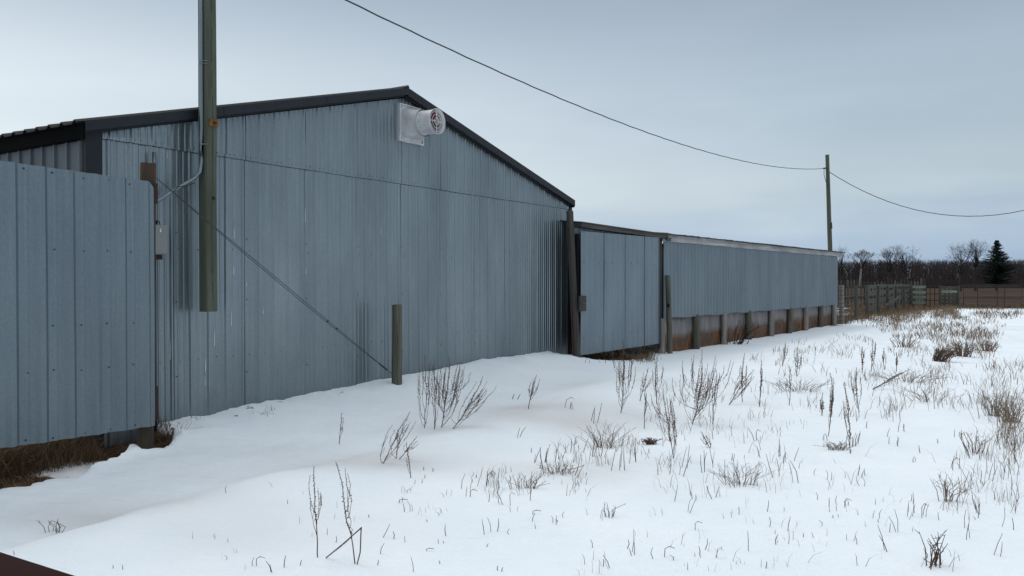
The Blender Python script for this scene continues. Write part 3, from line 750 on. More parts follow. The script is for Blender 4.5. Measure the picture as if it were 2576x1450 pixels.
# ------------------------------------------------------------------ far pole and overhead wires
fp0 = at(2091, 700, 33.5); fp1 = at(2081, 390, 33.5)
pole = thing('utility_pole', 'tall round wooden utility pole behind the far end of the low shed', 'pole', T((fp0.x, fp0.y, tz(fp0.x, fp0.y))))
mb = MB(); lo = fp0+(fp0-fp1)*.42; wpost(mb, (lo.x, lo.y, lo.z), fp1, .11, .078, 14, seed=12, rings=14); mb.build('shaft', [M_green, M_endgrain], pole, world=True)
wp1 = at(2077, 424, 33.4); mb = MB(); mb.tube([at(2084, 423, 33.5), at(2072, 424, 33.3)], .035, 6); mb.build('insulator', [M_wire], pole, world=True)
mb = MB(); mb.tube([at(2073, 425, 33.3), at(2073, 440, 33.3), at(2077, 455, 33.35), at(2082, 470, 33.4)], .012, 4); mb.build('wire_tail', [M_wire], pole, world=True)
mb = MB(); mb.tube([at(2092, 560, 33.38), at(2093, 576, 33.38)], .02, 4); mb.build('bracket', [M_rust], pole, world=True)
def wire(name, label, A, B, sag, r, n=70, tw=.0):
    mb = MB(); P = []
    for i in range(n+1):
        f = i/n; p = Vector(A).lerp(Vector(B), f); p.z -= 4*sag*f*(1-f); P.append(p+Vector((0, 0, tw*math.sin(i*2.1))))
    mb.tube(P, r, 5); c_ = Vector(A); mb.v = [(v[0]-c_.x, v[1]-c_.y, v[2]-c_.z) for v in mb.v]
    o_ = mb.build(name, [M_wire]); o_.location = c_; return tag(o_, label, 'wire')
ptw = BARN.w(x0+.07, yF+.07, ztop-.1)
wire('overhead_wire', 'long sagging overhead wire running from the square post to the far pole', ptw, wp1, .78, .011, 90, .004)
wire('overhead_wire', 'thin overhead wire dipping away to the right of the far pole', at(2086, 433, 33.5), at(2900, 380, 30.0), 2.15, .014, 70, .004)

# ------------------------------------------------------------------ tall leaning post, sliding gate, shed
tp0 = at(1452, 914, 15.0); tp1 = at(1433.5, 531, 15.0); d_ = tp0-tp1
tall = thing('fence_post', 'tall dark leaning wooden post at the right corner of the barn', 'post', T((tp0.x, tp0.y, tz(tp0.x, tp0.y))))
mb = MB(); wpost(mb, tp0+d_*.1, tp1, .084, .067, 16, seed=21, jag=.01, rings=14)
mb.build('shaft', [M_brownpost, M_endgrain], tall, world=True)
tw = [at(1436, 770, 14.9), at(1437, 800, 14.88), at(1443, 812, 14.88), at(1444, 830, 14.87), at(1438.5, 822, 14.88), at(1440, 860, 14.87), at(1441, 900, 14.86), at(1444, 912, 14.86)]
mb = MB(); mb.tube(tw, .0045, 4); o_ = mb.build('twine', [M_twine]); 
c_ = tw[0]; o_.data.transform(Matrix.Translation(-c_)); o_.location = c_; tag(o_, 'red twine hanging down the tall dark leaning post', 'twine')

shed = thing('low_shed', 'long low metal-sided shed on wooden posts beyond the barn', 'shed', SHED.M)
SL = SHED.pix(2107, 700)[0]
zt0 = SHED.pix(1690, 606, -.0)[1]; zt1 = SHED.pix(2107, 650, 0)[1]; zb0 = SHED.pix(1700, 799)[1]; zb1_ = SHED.pix(2105, 768)[1]
lin = lambda a, b: (lambda x: a+(b-a)*max(0, min(1, x/SL)))
zt_, zb_ = lin(zt0, zt1), lin(zb0, zb1_)
print('SHED', SL, zt0, zt1, zb0, zb1_)
GAPW[0] = .020; SH_[0] = .024
mb = MB(); shph = SHED.pix(1742, 790)[0] % .824
ss = sheet(mb, .06, SL, lambda x: zb_(x)+.012*math.sin(x*3.1), lambda x: zt_(x)+.05, 0, kind='soft', cover=.824, phase=shph, nz_=4)
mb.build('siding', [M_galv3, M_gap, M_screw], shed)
# weathered fascia boards, butted end to end
ft0 = SHED.pix(1665, 590, -.05)[1]; ft1 = SHED.pix(2120, 637, -.05)[1]
ftop = lin(ft0, ft1)
cuts = [-.05]+[SHED.pix(x_, 640, -.05)[0] for x_ in (1837, 1959, 2045)]+[SHED.pix(2118, 645, -.05)[0]]
for i in range(4):
    a, b = cuts[i]+.004, cuts[i+1]-.004; hb = .155
    mb = MB(); dz = rnd.uniform(-.008, .008)
    mb.add([(a,-.06,ftop(a)-hb+dz),(b,-.06,ftop(b)-hb+dz),(b,-.06,ftop(b)+dz),(a,-.06,ftop(a)+dz),(a,-.022,ftop(a)-hb+dz),(b,-.022,ftop(b)-hb+dz),(b,-.022,ftop(b)+dz),(a,-.022,ftop(a)+dz)],
           [(0,1,2,3),(7,6,5,4),(0,4,5,1),(3,2,6,7),(0,3,7,4),(1,5,6,2)]); mb.build('fascia_board', [M_board], shed)
# roof, a shallow slab of rib sheets with ragged front edge
mb = MB(); x = -.15; xe = cuts[-1]+.03
while x < xe:
    w_ = .205; dz = rnd.uniform(-.006, .010); yf = -.10+rnd.uniform(-.025, .01)
    z = ftop(x); mb.add([(x,yf,z+.012+dz),(x+w_-.03,yf,z+.012+dz),(x+w_-.03,5,z+.45),(x,5,z+.45),(x,yf,z+.002+dz),(x+w_-.03,yf,z+.002+dz),(x+w_-.03,5,z+.42),(x,5,z+.42)],
            [(0,1,2,3),(7,6,5,4),(0,4,5,1),(1,5,6,2),(0,3,7,4)])
    mb.add([(x+w_-.04,yf-.01,z+.03+dz),(x+w_+.005,yf-.01,z+.03+dz),(x+w_+.005,5,z+.465),(x+w_-.04,5,z+.465),(x+w_-.04,yf-.01,z),(x+w_+.005,yf-.01,z),(x+w_+.005,5,z+.42),(x+w_-.04,5,z+.42)],
            [(0,1,2,3),(7,6,5,4),(0,4,5,1),(1,5,6,2),(0,3,7,4)])
    x += w_
mb.build('roof', [M_boarddark], shed)
# end and back walls
mb = MB(); mb.box(SL-.02, SL+.02, .03, 5, -.6, ft1-.02); mb.box(0, SL, 4.96, 5.0, -.6, ft1+.3); mb.build('end_wall', [M_galv3], shed)
# stained plywood skirt below the siding
s = NT('stained_skirt')
g = s.noise(8, s.coords((1, 1, .12)), 5, .65)
c = s.mix(s.ramp(g, [(.3, 0), (.7, 1)]), (.11,.10,.098), (.27,.25,.25))
sepn = s.n('ShaderNodeSeparateXYZ'); s.l(s.tc.outputs['Object'], sepn.inputs[0])
hz_ = s.math('ADD', sepn.outputs[2], s.math('MULTIPLY', s.math('SUBTRACT', s.noise(1.2, s.coords((1,1,.3)), 5, .6), .5), .35))
c = s.mix(s.ramp(hz_, [(.0, 1), (.17, .9), (.32, 0)]), c, s.mix(s.ramp(s.noise(5, None, 4), [(.35, 0), (.65, 1)]), (.040,.022,.012), (.15,.062,.020)))
c = s.mix(s.ramp(s.noise(.55, s.coords((1, 1, .1)), 3), [(.55, 0), (.68, .5)]), c, (.12,.06,.05))
c = s.mix(s.ramp(hz_, [(.60, 0), (.70, .85)]), c, (.05,.028,.02))
c = s.mix(s.ramp(s.noise(40, s.coords((1,1,.3)), 3, .7), [(.66, 0), (.74, .5)]), c, (.5,.46,.44))
M_skirt = s.fin(c, .8)
cutx = []; x = .35
while x < SL: cutx.append(x); x += .95
cutx.append(SL)
for i in range(len(cutx)-1):
    a, b = cutx[i], cutx[i+1]; mb = MB(); mb.box(a+.006, b-.006, .10+.004*(i % 2), .12+.004*(i % 2), -.6, zb_(a)+.02); mb.build('skirt_panel', [M_skirt], shed)
mb = MB(); mb.box(.3, SL, .13, .14, -.6, zb0+.1); mb.build('skirt_backing', [M_gap], shed)
for i, x_ in enumerate((1749.6, 1820, 1882, 1939.4, 1985.6, 2026, 2063.7, 2097)):
    lx = SHED.pix(x_, 800, .03)[0]; mb = MB(); wpost(mb, (lx, .015, -.6), (lx, .015, zb_(lx)+.03), .088, .082, 12, seed=30+i)
    mb.build('post', [(M_greypost, M_palepost, M_greypost, M_palepost)[i % 4], M_endgrain], shed)
lx = SHED.pix(1667, 850, .0)[0]; mb = MB(); wpost(mb, (lx+.02, .04, -.6), (lx, .04, SHED.pix(1667, 801)[1]), .10, .085, 12, seed=50); mb.build('post', [M_palepost, M_endgrain], shed)
mb = MB(); mb.box(-.045, .055, .02, .10, .0, zt0+.10); mb.build('corner_post', [M_brownpost], shed)

# wall and beam behind the gate, joining barn and shed
lk = thing('connecting_wall', 'narrow metal wall with a dark weathered beam between the barn and the low shed', 'wall', SHED.M)
gx0 = SHED.pix(1447, 700, .12)[0]
bt0 = SHED.pix(1445, 559, .0)[1]; bt1 = SHED.pix(1680, 592, -.08)[1]
zbm = lambda x: bt0+(bt1-bt0)*((x-gx0)/(0.1-gx0))
mb = MB(); sheet(mb, gx0, -.04, lambda x: .75, lambda x: zbm(x)-.06, .14, kind='soft', cover=.824, nz_=3); mb.build('siding', [M_galv3, M_gap], lk)
mb = MB()
mb.add([(gx0,-.02,zbm(gx0)-.085),(.12,-.10,zbm(.12)-.085),(.12,-.10,zbm(.12)),(gx0,-.02,zbm(gx0)),(gx0,.13,zbm(gx0)-.085),(.12,.0,zbm(.12)-.085),(.12,.0,zbm(.12)),(gx0,.13,zbm(gx0))],
       [(0,1,2,3),(7,6,5,4),(0,4,5,1),(3,2,6,7),(0,3,7,4),(1,5,6,2)]); mb.build('beam', [M_boarddark], lk)
mb = MB(); mb.box(.0, .2, -.14, -.104, zbm(.1)-.14, zbm(.1)-.06); mb.build('block', [M_boarddark], lk)
mb = MB(); mb.add([(gx0,-.04,zbm(gx0)+.002),(.1,-.12,zbm(.1)+.002),(.1,4,zbm(.1)+.4),(gx0,4,zbm(gx0)+.4),(gx0,-.04,zbm(gx0)+.02),(.1,-.12,zbm(.1)+.02),(.1,4,zbm(.1)+.42),(gx0,4,zbm(gx0)+.42)],[(0,1,2,3),(7,6,5,4),(0,1,5,4),(0,3,7,4),(1,2,6,5)]); mb.build('roof', [M_boarddark], lk)
mb = MB(); mb.box(-.35, .3, .17, .2, .6, zbm(.1)-.02); mb.build('filler_board', [M_gap], lk)  # dark backing added to shut out the sky seen through the corner gap
mb = MB(); mb.box(gx0, 0, 2.9, 2.95, -.6, .8); mb.build('back_board', [M_gap], lk)

# the gate itself, hung just in front
gp = at(1461, 700, C_SH/(V_SHED-(1461-1288)/F)-.2)
GF = Frame((gp.x, gp.y, 0), .715)
gate = thing('metal_gate', 'tall galvanized metal sheet gate between the leaning post and the low shed', 'gate', GF.M)
GL = GF.pix(1655, 700)[0]; gt0, gt1 = GF.pix(1461, 582)[1], GF.pix(1655, 598)[1]; gb0, gb1 = GF.pix(1463, 894)[1], GF.pix(1656, 865)[1]
print('GATE', GL, gt0, gt1, gb0, gb1)
GAPW[0] = .03; SH_[0] = .015
mb = MB(); gcov = GF.pix(1516.5, 700)[0]
gl_ = lambda a, b: (lambda x: a+(b-a)*x/GL)
sheet(mb, 0, GL, gl_(gb0, gb1), gl_(gt0, gt1), 0, kind='soft', cover=.90, phase=gcov % .9, nz_=5)
for zq in (.45, 1.9):
    for i in range(12):
        xq = GL*(i+.4)/12; screw(mb, xq, -.004, zq, r=.010)
mb.build('siding', [M_galv2, M_gap, M_screw], gate)
mb = MB(); mb.box(.0, GL, .012, .018, max(gb0, gb1)+.02, min(gt0, gt1)-.02); mb.build('backing', [M_gap], gate)
mb = MB(); mb.box(-.075, -.006, .03, .09, gb0-.02, gt0-.05); mb.build('stile_or_gap', [M_gap], gate)  # black box painting in the shade of the gap left of the gate
mb = MB(); mb.box(GL+.004, GL+.03, -.02, .06, gb1+.0, gt1+.01); mb.build('stile_or_gap', [M_galv2], gate)
a = GF.pix(1458.5, 745, -.05); b = GF.pix(1475, 783, -.05); mb = MB(); mb.box(a[0], b[0], -.05, -.021, b[1], (a[1]+b[1])/2-.004); mb.box(a[0], b[0], -.052, -.021, (a[1]+b[1])/2+.004, a[1]); mb.build('latch_board', [M_brownpost], gate)
# drive post in front of the shed corner
q0 = at(1685, 897, Ysh+.05); q1_ = at(1679.5, 693, Ysh+.05)
dp = thing('fence_post', 'round grey wooden post in front of the near corner of the low shed', 'post', T((q0.x, q0.y, tz(q0.x, q0.y))))
mb = MB(); wpost(mb, q0+(q0-q1_)*.2, q1_, .068, .062, 14, seed=44, jag=.004); mb.build('shaft', [M_greypost, M_endgrain], dp, world=True)
mb = MB(); p = at(1682, 768, Ysh-.03); mb.box(p.x-.035, p.x+.02, p.y-.01, p.y+.01, p.z-.05, p.z+.03); mb.build('staple_plate', [M_gap], dp, world=True)

# ------------------------------------------------------------------ foreground rail in the bottom left corner
ra = at(-60, 1369, 1.35); rb = at(330, 1493, 1.25)
fr = thing('steel_rail', 'red-brown painted steel rail in the bottom left corner', 'rail', T((ra.x, ra.y, tz(ra.x, ra.y))))
mb = MB(); dd = (rb-ra); e0 = ra-dd*3; e1 = rb+dd*.9; off = Vector((-.0, -.035, -.03)); mb.bar(e0+off, e1+off, .075, .05); mb.build('top_rail', [M_brownmetal], fr, world=True)
for e in (e0+dd*.1, e1-dd*.1):
    mb = MB(); mb.box(e.x-.03, e.x+.03, e.y-.06, e.y-.0, -.1, e.z-.056); mb.build('leg', [M_brownmetal], fr, world=True)

# ------------------------------------------------------------------ far fences
def fpost(thingobj, px_, yb, yt, Y, r=.08, mat=None, wraps=False, seed=0):
    a = at(px_, yb, Y); b = at(px_, yt, Y); mb = MB(); wpost(mb, (a.x, a.y, tz(a.x, a.y)-.2), b, r, r*.9, 9, seed=seed, rings=4)
    return mb.build('post', [mat or M_fencewood, M_endgrain], thingobj, world=True)
def fenceY(px_):   # depth along the receding fence
    a, b = FENCE_A, FENCE_B; u = (px_-1288)/F; t = (a.x-u*a.y)/(u*(b.y-a.y)-(b.x-a.x)); return a.y+t*(b.y-a.y)
rail_f = thing('rail_fence', 'weathered plank and post fence running from the low shed to the corral gates', 'fence', T((FENCE_A.x, FENCE_A.y, tz(FENCE_A.x, FENCE_A.y))))
fx_ = [2117, 2154, 2181, 2209.6, 2232.8, 2253.6, 2272.7, 2291]
for i, x_ in enumerate(fx_):
    Y = fenceY(x_); yt = 718+(721.5-718)*i/7
    fpost(rail_f, x_, 800, yt, Y, .105 if i == 0 else .085, M_palepost if i == 0 else M_fencewood, seed=60+i)
mb = MB(); Y = fenceY(2117); a = at(2117, 750, Y)
for i in range(9):
    z = tz(a.x, a.y)+.15+i*.165+rnd.uniform(-.02,.02); mb = MB(); mb.tube([(a.x+.112*math.cos(t), a.y+.112*math.sin(t), z) for t in [2*math.pi*k/10 for k in range(11)]], .008, 4, cap=False); mb.build('wire_wrap', [M_wire], rail_f, world=True)
for i in range(2, 7):
    A, B = fx_[i], fx_[i+1]; YA, YB = fenceY(A), fenceY(B)
    for k, (zz, th) in enumerate(((1.42, .17), (1.10, .2), (.74, .2), (.40, .2))):
        if k == 3 and i in (3, 5): continue
        a = at(A, 700, YA); b = at(B, 700, YB); g = tz(a.x, a.y); mb = MB()
        mb.bar((a.x-.02, a.y+.06, g+zz+rnd.uniform(-.03,.03)), (b.x-.02, b.y+.06, g+zz+rnd.uniform(-.03,.03)), .035, th); mb.build('plank', [M_plank], rail_f, world=True)
for i in range(0, 2):
    A, B = fx_[i], fx_[i+1]; YA, YB = fenceY(A), fenceY(B)
    for zz in (.5, .8, 1.1):
        a = at(A, 700, YA); b = at(B, 700, YB); g = tz(a.x, a.y); mb = MB()
        mb.tube([(a.x, a.y, g+zz), ((a.x+b.x)/2, (a.y+b.y)/2, g+zz-.07), (b.x, b.y, g+zz)], .012, 4); mb.build('wire', [M_wire], rail_f, world=True)
mb = MB(); mb.bar(at(2226, 770, 40), at(2262, 748, 42), .04, .12); mb.build('fallen_brace', [M_fencewood], rail_f, world=True)
# picket fence farther back: jagged uprights on two rails
pk = thing('picket_fence', 'line of uneven grey upright slabs behind the plank fence', 'fence', T((at(2180, 760, 52).x, 52, -.2)))
x_ = 2085; PK = []
while x_ < 2330:
    p = at(x_, 720, 52+ (x_-2110)*.02); h_ = 1.72+rnd.uniform(-.16, .12) ; g = tz(p.x, p.y); w_ = rnd.uniform(.08, .14)
    PK.append((p, g, h_, w_)); x_ += rnd.uniform(7.2, 9.2)
for p, g, h_, w_ in PK:
    mb = MB(); mb.add([(p.x-w_/2,p.y-.02,g-.1),(p.x+w_/2,p.y-.02,g-.1),(p.x+w_/2,p.y-.02,g+h_-.06),(p.x,p.y-.02,g+h_),(p.x-w_/2,p.y-.02,g+h_-.05),
                       (p.x-w_/2,p.y+.02,g-.1),(p.x+w_/2,p.y+.02,g-.1),(p.x+w_/2,p.y+.02,g+h_-.06),(p.x,p.y+.02,g+h_),(p.x-w_/2,p.y+.02,g+h_-.05)],
                      [(0,1,2,3,4),(9,8,7,6,5),(1,6,7,2),(5,0,4,9),(2,7,8,3),(3,8,9,4)]); mb.build('picket', [M_brownpost if rnd.random() < .6 else M_greypost], pk, world=True)
for zz in (.55, 1.25):
    mb = MB(); a, b = PK[0], PK[-1]; mb.bar((a[0].x, a[0].y+.05, a[1]+zz), (b[0].x, b[0].y+.05, b[1]+zz), .05, .14); mb.build('rail', [M_fencewood], pk, world=True)
# light plank gate
YG = 48.0
def panel_gate(name, label, cat, x0, x1, nb, hz, mat, th, postm=None):
    a = at(x0, 700, YG); b = at(x1, 700, YG); g = tz(a.x, a.y); t_ = thing(name, label, cat, T((a.x, a.y, g)))
    for k in range(nb):
        z = g+hz[k]; mb = MB(); mb.bar((a.x, a.y, z+rnd.uniform(-.02,.02)), (b.x, b.y, z+rnd.uniform(-.02,.02)), .04, th); mb.build('board', [mat], t_, world=True)
    return t_, a, b, g
t_, a, b, g = panel_gate('plank_gate', 'pale green plank gate section beside the dark corner post', 'gate', 2296, 2329, 4, (.33, .65, .96, 1.27), M_plankl, .16)
for x_ in (a.x+.08, b.x-.05):
    mb = MB(); mb.box(x_-.05, x_+.05, a.y+.03, a.y+.09, g-.1, g+1.35); mb.build('upright', [M_fencewood], t_, world=True)
# small pipe gate
def pipes(name, label, x0, x1, Y0, Y1, hs, vs, r=.03, zt=1.33, lift=.1, mesh=False):
    a = at(x0, 700, Y0); b = at(x1, 700, Y1); g = (tz(a.x, a.y)+tz(b.x, b.y))/2; t_ = thing(name, label, 'gate', T((a.x, a.y, g)))
    mb = MB(); mb.tube([(a.x,a.y,g+lift),(a.x,a.y,g+zt),(b.x,b.y,g+zt),(b.x,b.y,g+lift),(a.x,a.y,g+lift)], r, 6); mb.build('frame', [M_pipe], t_, world=True)
    for h_ in hs: mb = MB(); mb.tube([(a.x,a.y,g+h_),(b.x,b.y,g+h_)], r*.8, 5); mb.build('bar', [M_pipe], t_, world=True)
    for f in vs: p = a.lerp(b, f); mb = MB(); mb.tube([(p.x,p.y-.01,g+lift),(p.x,p.y-.01,g+zt)], r*.8, 5); mb.build('brace', [M_pipe], t_, world=True)
    if mesh:
        mb = MB()
        for k in range(7): z = g+lift+.1+k*(zt-lift-.1)/7; mb.tube([(a.x,a.y,z),(a.lerp(b,.5).x, a.lerp(b,.5).y, z-.02),(b.x,b.y,z)], .008, 3)
        mb.build('wire_mesh', [M_wire], t_, world=True)
    return t_
pipes('pipe_gate', 'narrow rusty pipe gate between the pale planks and the short wooden panel', 2330, 2363, 48.1, 48.1, (.45, .85), (.3, .65), .035)
t_, a, b, g = panel_gate('wooden_fence_panel', 'short grey wooden fence panel left of the long pipe gates', 'fence panel', 2368, 2410, 5, (.28, .5, .72, .97, 1.22), M_plank, .15)
o_ = [c for c in t_.children if c.name.startswith('board')][3]; o_.data.materials[0] = M_plankl
for f in (.25, .5, .75, .9):
    p = a.lerp(b, f); mb = MB(); mb.box(p.x-.05, p.x+.05, p.y+.03, p.y+.07, g-.1, g+1.25); mb.build('slat', [M_fencewood], t_, world=True)
cp = thing('corral_posts', 'x', 'x') if False else None
for x_, lab in ((2365, 'grey wooden gate post between the narrow pipe gate and the short wooden panel'), (2411, 'dark wooden gate post at the left end of the long pipe gates')):
    a = at(x_, 700, YG); pp = thing('gate_post', lab, 'post', T((a.x, a.y, tz(a.x, a.y)))); fpost(pp, x_, 780, 719, YG, .085, seed=int(x_)).name = 'shaft'
pipes('pipe_gate', 'long brown pipe gate left of the other long pipe gate', 2413, 2570, 48.0, 47.0, (.62,), (.3, .62), .028, mesh=True)
pipes('pipe_gate', 'long brown pipe gate reaching the right edge of the picture', 2424, 2720, 49.5, 49.0, (.66,), (.35, .7), .028, zt=1.42, mesh=True)

# ------------------------------------------------------------------ trees
def grow(mb, p, d, L_, r, depth, rr, spread, up, minr, m=0):
    k = 3; pts = [p]; cur = Vector(d)
    for i in range(k):
        cur = (cur+Vector((rr.gauss(0,.10), rr.gauss(0,.10), rr.gauss(0,.06)+up))).normalized(); pts.append(pts[-1]+cur*(L_/k))
    r1 = max(r*.62, minr); mb.tube(pts, [r, r*.87, r*.75, r1], 3 if depth < 3 else 5, m, cap=False)
    if depth == 0: return
    nb = rr.choice((2, 3, 3))
    for i in range(nb):
        ax = Vector((rr.gauss(0,1), rr.gauss(0,1), rr.gauss(0,.3))).normalized(); nd = (cur+ax*spread*rr.uniform(.6, 1.2)).normalized()
        grow(mb, pts[-1 if i < 2 else 2], nd, L_*rr.uniform(.72, .92), r1*.8, depth-1, rr, spread, up, minr, m)
def bare_tree(label, px_, ytop, Y, kind, seed, spread=.65, depth=6, trunkf=.3, width=None):
    top = at(px_, ytop, Y); g = tz(top.x, top.y); H_ = top.z-g; rr = random.Random(seed)
    t_ = thing('bare_tree', label, 'tree', T((top.x, top.y, g)), 'leafless trees in front of the far wood')
    bk = M_birch if kind == 'birch' else M_bark
    mb = MB(); th = H_*trunkf; base = Vector((0,0,-.2)); r0 = H_*.018+.03
    mid = Vector((rr.uniform(-.15,.15), 0, th)); mb.tube([base, base.lerp(mid,.5)+Vector((rr.uniform(-.08,.08),0,0)), mid], [r0*1.2, r0, r0*.85], 7); mb.tube([mid, mid.lerp(Vector((0,0,H_)),.4)+Vector((rr.uniform(-.1,.1),0,0)), Vector((rr.uniform(-.2,.2),0,H_*.8))], [r0*.8, r0*.4, .01], 6); mb.build('trunk', [bk], t_)
    mb = MB(); n = rr.choice((3, 4)); 
    L0 = H_*(1-trunkf)*.26; depth -= 1
    for i in range(n):
        t = 2*math.pi*(i+rr.random()*.6)/n; d = Vector((math.cos(t)*spread, math.sin(t)*spread, 1)).normalized()
        grow(mb, mid, d, L0*rr.uniform(.8,1.2), r0*.6, depth, rr, spread, .04, .009)
    grow(mb, mid, Vector((0,0,1)), L0*1.15, r0*.75, depth, rr, spread*.8, .04, .009)
    zmax = max(v[2] for v in mb.v); k = (H_-th)/(zmax-th)
    wx = sorted(abs(v[0]) for v in mb.v)[int(len(mb.v)*.985)]; kw = (width/2/F*Y)/wx if width else k
    mb.v = [(v[0]*kw, v[1]*kw, th+(v[2]-th)*k) for v in mb.v]; mb.build('crown', [bk if kind == 'birch' and False else M_twig], t_)
bare_tree('leafless open-branched tree just behind the far end of the low shed', 2119, 609, 85, 'oak', 3, .8, 5, .35, 75)
bare_tree('slender birch with a pale trunk and small leafless crown', 2164, 626, 95, 'birch', 15, .7, 6, .56, 72)
bare_tree('leafless tree left in the middle pair above the plank fence', 2240, 617, 105, 'oak', 8, .7, 6, .42, 62)
bare_tree('leafless tree right in the middle pair above the plank fence', 2281, 612, 105, 'oak', 21, .75, 6, .38, 74)
bare_tree('ragged leafless tree left of the tallest leafless tree', 2417, 604, 118, 'oak', 33, .55, 6, .3, 74)
bare_tree('tallest leafless tree beside the dark spruce', 2455, 598, 120, 'oak', 41, .8, 6, .45, 92)
# spruce
def spruce(px_, ytop, Y, halfw, seed):
    top = at(px_, ytop, Y); g = tz(top.x, top.y); H_ = top.z-g; rr = random.Random(seed); Wd = halfw/F*Y
    t_ = thing('spruce_tree', 'dark evergreen spruce rising above the far wood', 'tree', T((top.x, top.y, g)))
    mb = MB(); mb.tube([(0,0,-.2),(0,0,H_*.5),(0,0,H_*.98)], [.18,.12,.02], 7); mb.build('trunk', [M_bark], t_)
    mb = MB(); n = 360
    for i in range(n):
        f = .14+.86*(i/n); z = H_*f; prof = min(1, (1-f)*1.9+.06)*(.9 if f < .35 else 1); L_ = Wd*prof*rr.uniform(.55, 1.12); t = rr.uniform(0, 2*math.pi)
        dr = Vector((math.cos(t), math.sin(t), 0)); side = Vector((-math.sin(t), math.cos(t), 0)); steps = max(3, int(L_/.17))
        for k in range(steps):
            s_ = (k+.5)/steps; p = dr*(L_*s_)+Vector((0,0,z-.25*L_*s_+.30*L_*s_*s_))
            for q in range(4):
                d = (side*rr.choice((-1,1))*rr.uniform(.3,1)+dr*rr.uniform(.2,1)+Vector((0,0,rr.uniform(-.5,.35)))).normalized(); l_ = rr.uniform(.18,.36)*(1.1-.4*s_)
                o2 = d.orthogonal().normalized()*rr.uniform(.05,.10); mb.add([p-o2, p+o2, p+d*l_+Vector((0,0,-.03))], [(0,1,2)])
    mb.build('crown', [M_spruce], t_)
spruce(2508, 605, 122, 42, 5)
spruce(2402, 680, 125, 20, 9) if False else None
# the far wood, one mass of bare trunks and twigs
def wood_mass():
    rr = random.Random(77); mb = MB()
    def tree(x, y, h_, g, tw_):
        lean = rr.uniform(-.3,.3); r = rr.uniform(.04,.09); m = 1 if rr.random() < .16 else 0
        mb.add([(x-r,y,g-.2),(x+r,y,g-.2),(x+r*.4+lean,y,g+h_*.8),(x-r*.4+lean,y,g+h_*.8),(x,y+r,g-.2),(x+lean,y+r*.4,g+h_*.8)], [(0,1,2,3),(1,4,5,2),(4,0,3,5)], m)
        for k in range(tw_):
            f = rr.uniform(.22, .93); bx_ = x+lean*f+rr.gauss(0,.55)*(1.25-f)*1.4; z = g+h_*f; l_ = rr.uniform(.4, 1.15)*(h_/6); dx = rr.gauss(0,.45); w_ = rr.uniform(.02,.05)
            zz = min(z+l_, g+h_*rr.uniform(.96, 1.05)); y_ = y+rr.uniform(-1,1)
            mb.add([(bx_-w_,y_,z),(bx_+w_,y_,z),(bx_+dx*l_,y_+rr.uniform(-.3,.3),zz)], [(0,1,2)], 0)
    for i in range(5200):
        y = 165+95*rr.random()**1.3; x = rr.uniform(-60, 225)
        u = x/y; 
        if not (.30 < u < .80) and rr.random() < .75: continue
        g = EYE-2.1; h_ = (6.3+rr.uniform(-.5,.35)+.35*math.sin(x*.13)+.25*math.sin(x*.41))*(y/195)**.75
        tree(x, y, h_, g, 34 if .38 < u < .70 else 16)
    for i in range(16000):   # brush at the foot of the wood
        y = rr.uniform(158, 172); x = rr.uniform(50, 130); g = EYE-2.1; h_ = rr.uniform(.5, 2.2); w_ = rr.uniform(.03,.09)
        mb.add([(x-w_,y,g-.1),(x+w_,y,g-.1),(x+rr.gauss(0,.4),y,g+h_)], [(0,1,2)], 0)
    s = NT('far_wood_twigs'); n_ = s.noise(.06, None, 4); c_ = s.mix(s.ramp(n_, [(.35, 0), (.65, 1)]), (.024,.016,.015), (.052,.036,.032)); mt = s.fin(c_, .95)
    o_ = mb.build('far_wood', [mt, plain('far_trunks', (.065,.052,.05), .9)]); tag(o_, 'dark brown leafless wood along the horizon', 'woods', None, 'stuff')
wood_mass()
def shrub(name, label, px_, py_, hpx, wpx, seed, mat, n=60, lean=0.0, cat='shrub', r=.006, Yoff=0):
    b0 = hit(px_, py_); rr = random.Random(seed); H_ = hpx/F*b0.y; Wd = wpx/F*b0.y/2*1.25
    t_ = thing(name, label, cat, T(b0)); mb = MB()
    for i in range(n):
        t = rr.uniform(0, 2*math.pi); q = rr.random()**.5; h_ = H_*rr.uniform(.45, 1)*(1-.3*q); tipx = Wd*q*math.cos(t)+lean*H_; tipy = Wd*.6*q*math.sin(t)
        bx_, by_ = tipx*rr.uniform(.1,.75), tipy*rr.uniform(.1,.8)
        m1 = Vector((bx_+(tipx-bx_)*.4+rr.gauss(0,.02), by_+(tipy-by_)*.4, h_*.5)); tip = Vector((tipx+rr.gauss(0,.03), tipy, h_))
        mb.tube([(bx_, by_, -.03), m1, tip], [r, r*.8, r*.4], 3, cap=False)
        for k in range(1 if cat == 'grass tuft' else 2):
            f = rr.uniform(.3, .9); p = m1.lerp(tip, f); d = Vector((rr.gauss(0,.5)+lean, rr.gauss(0,.4), rr.uniform(.2,1))).normalized()*H_*rr.uniform(.1,.25); mb.tube([p, p+d], [r*.5, r*.3], 3, cap=False)
    mb.build('stems', [mat], t_); return t_

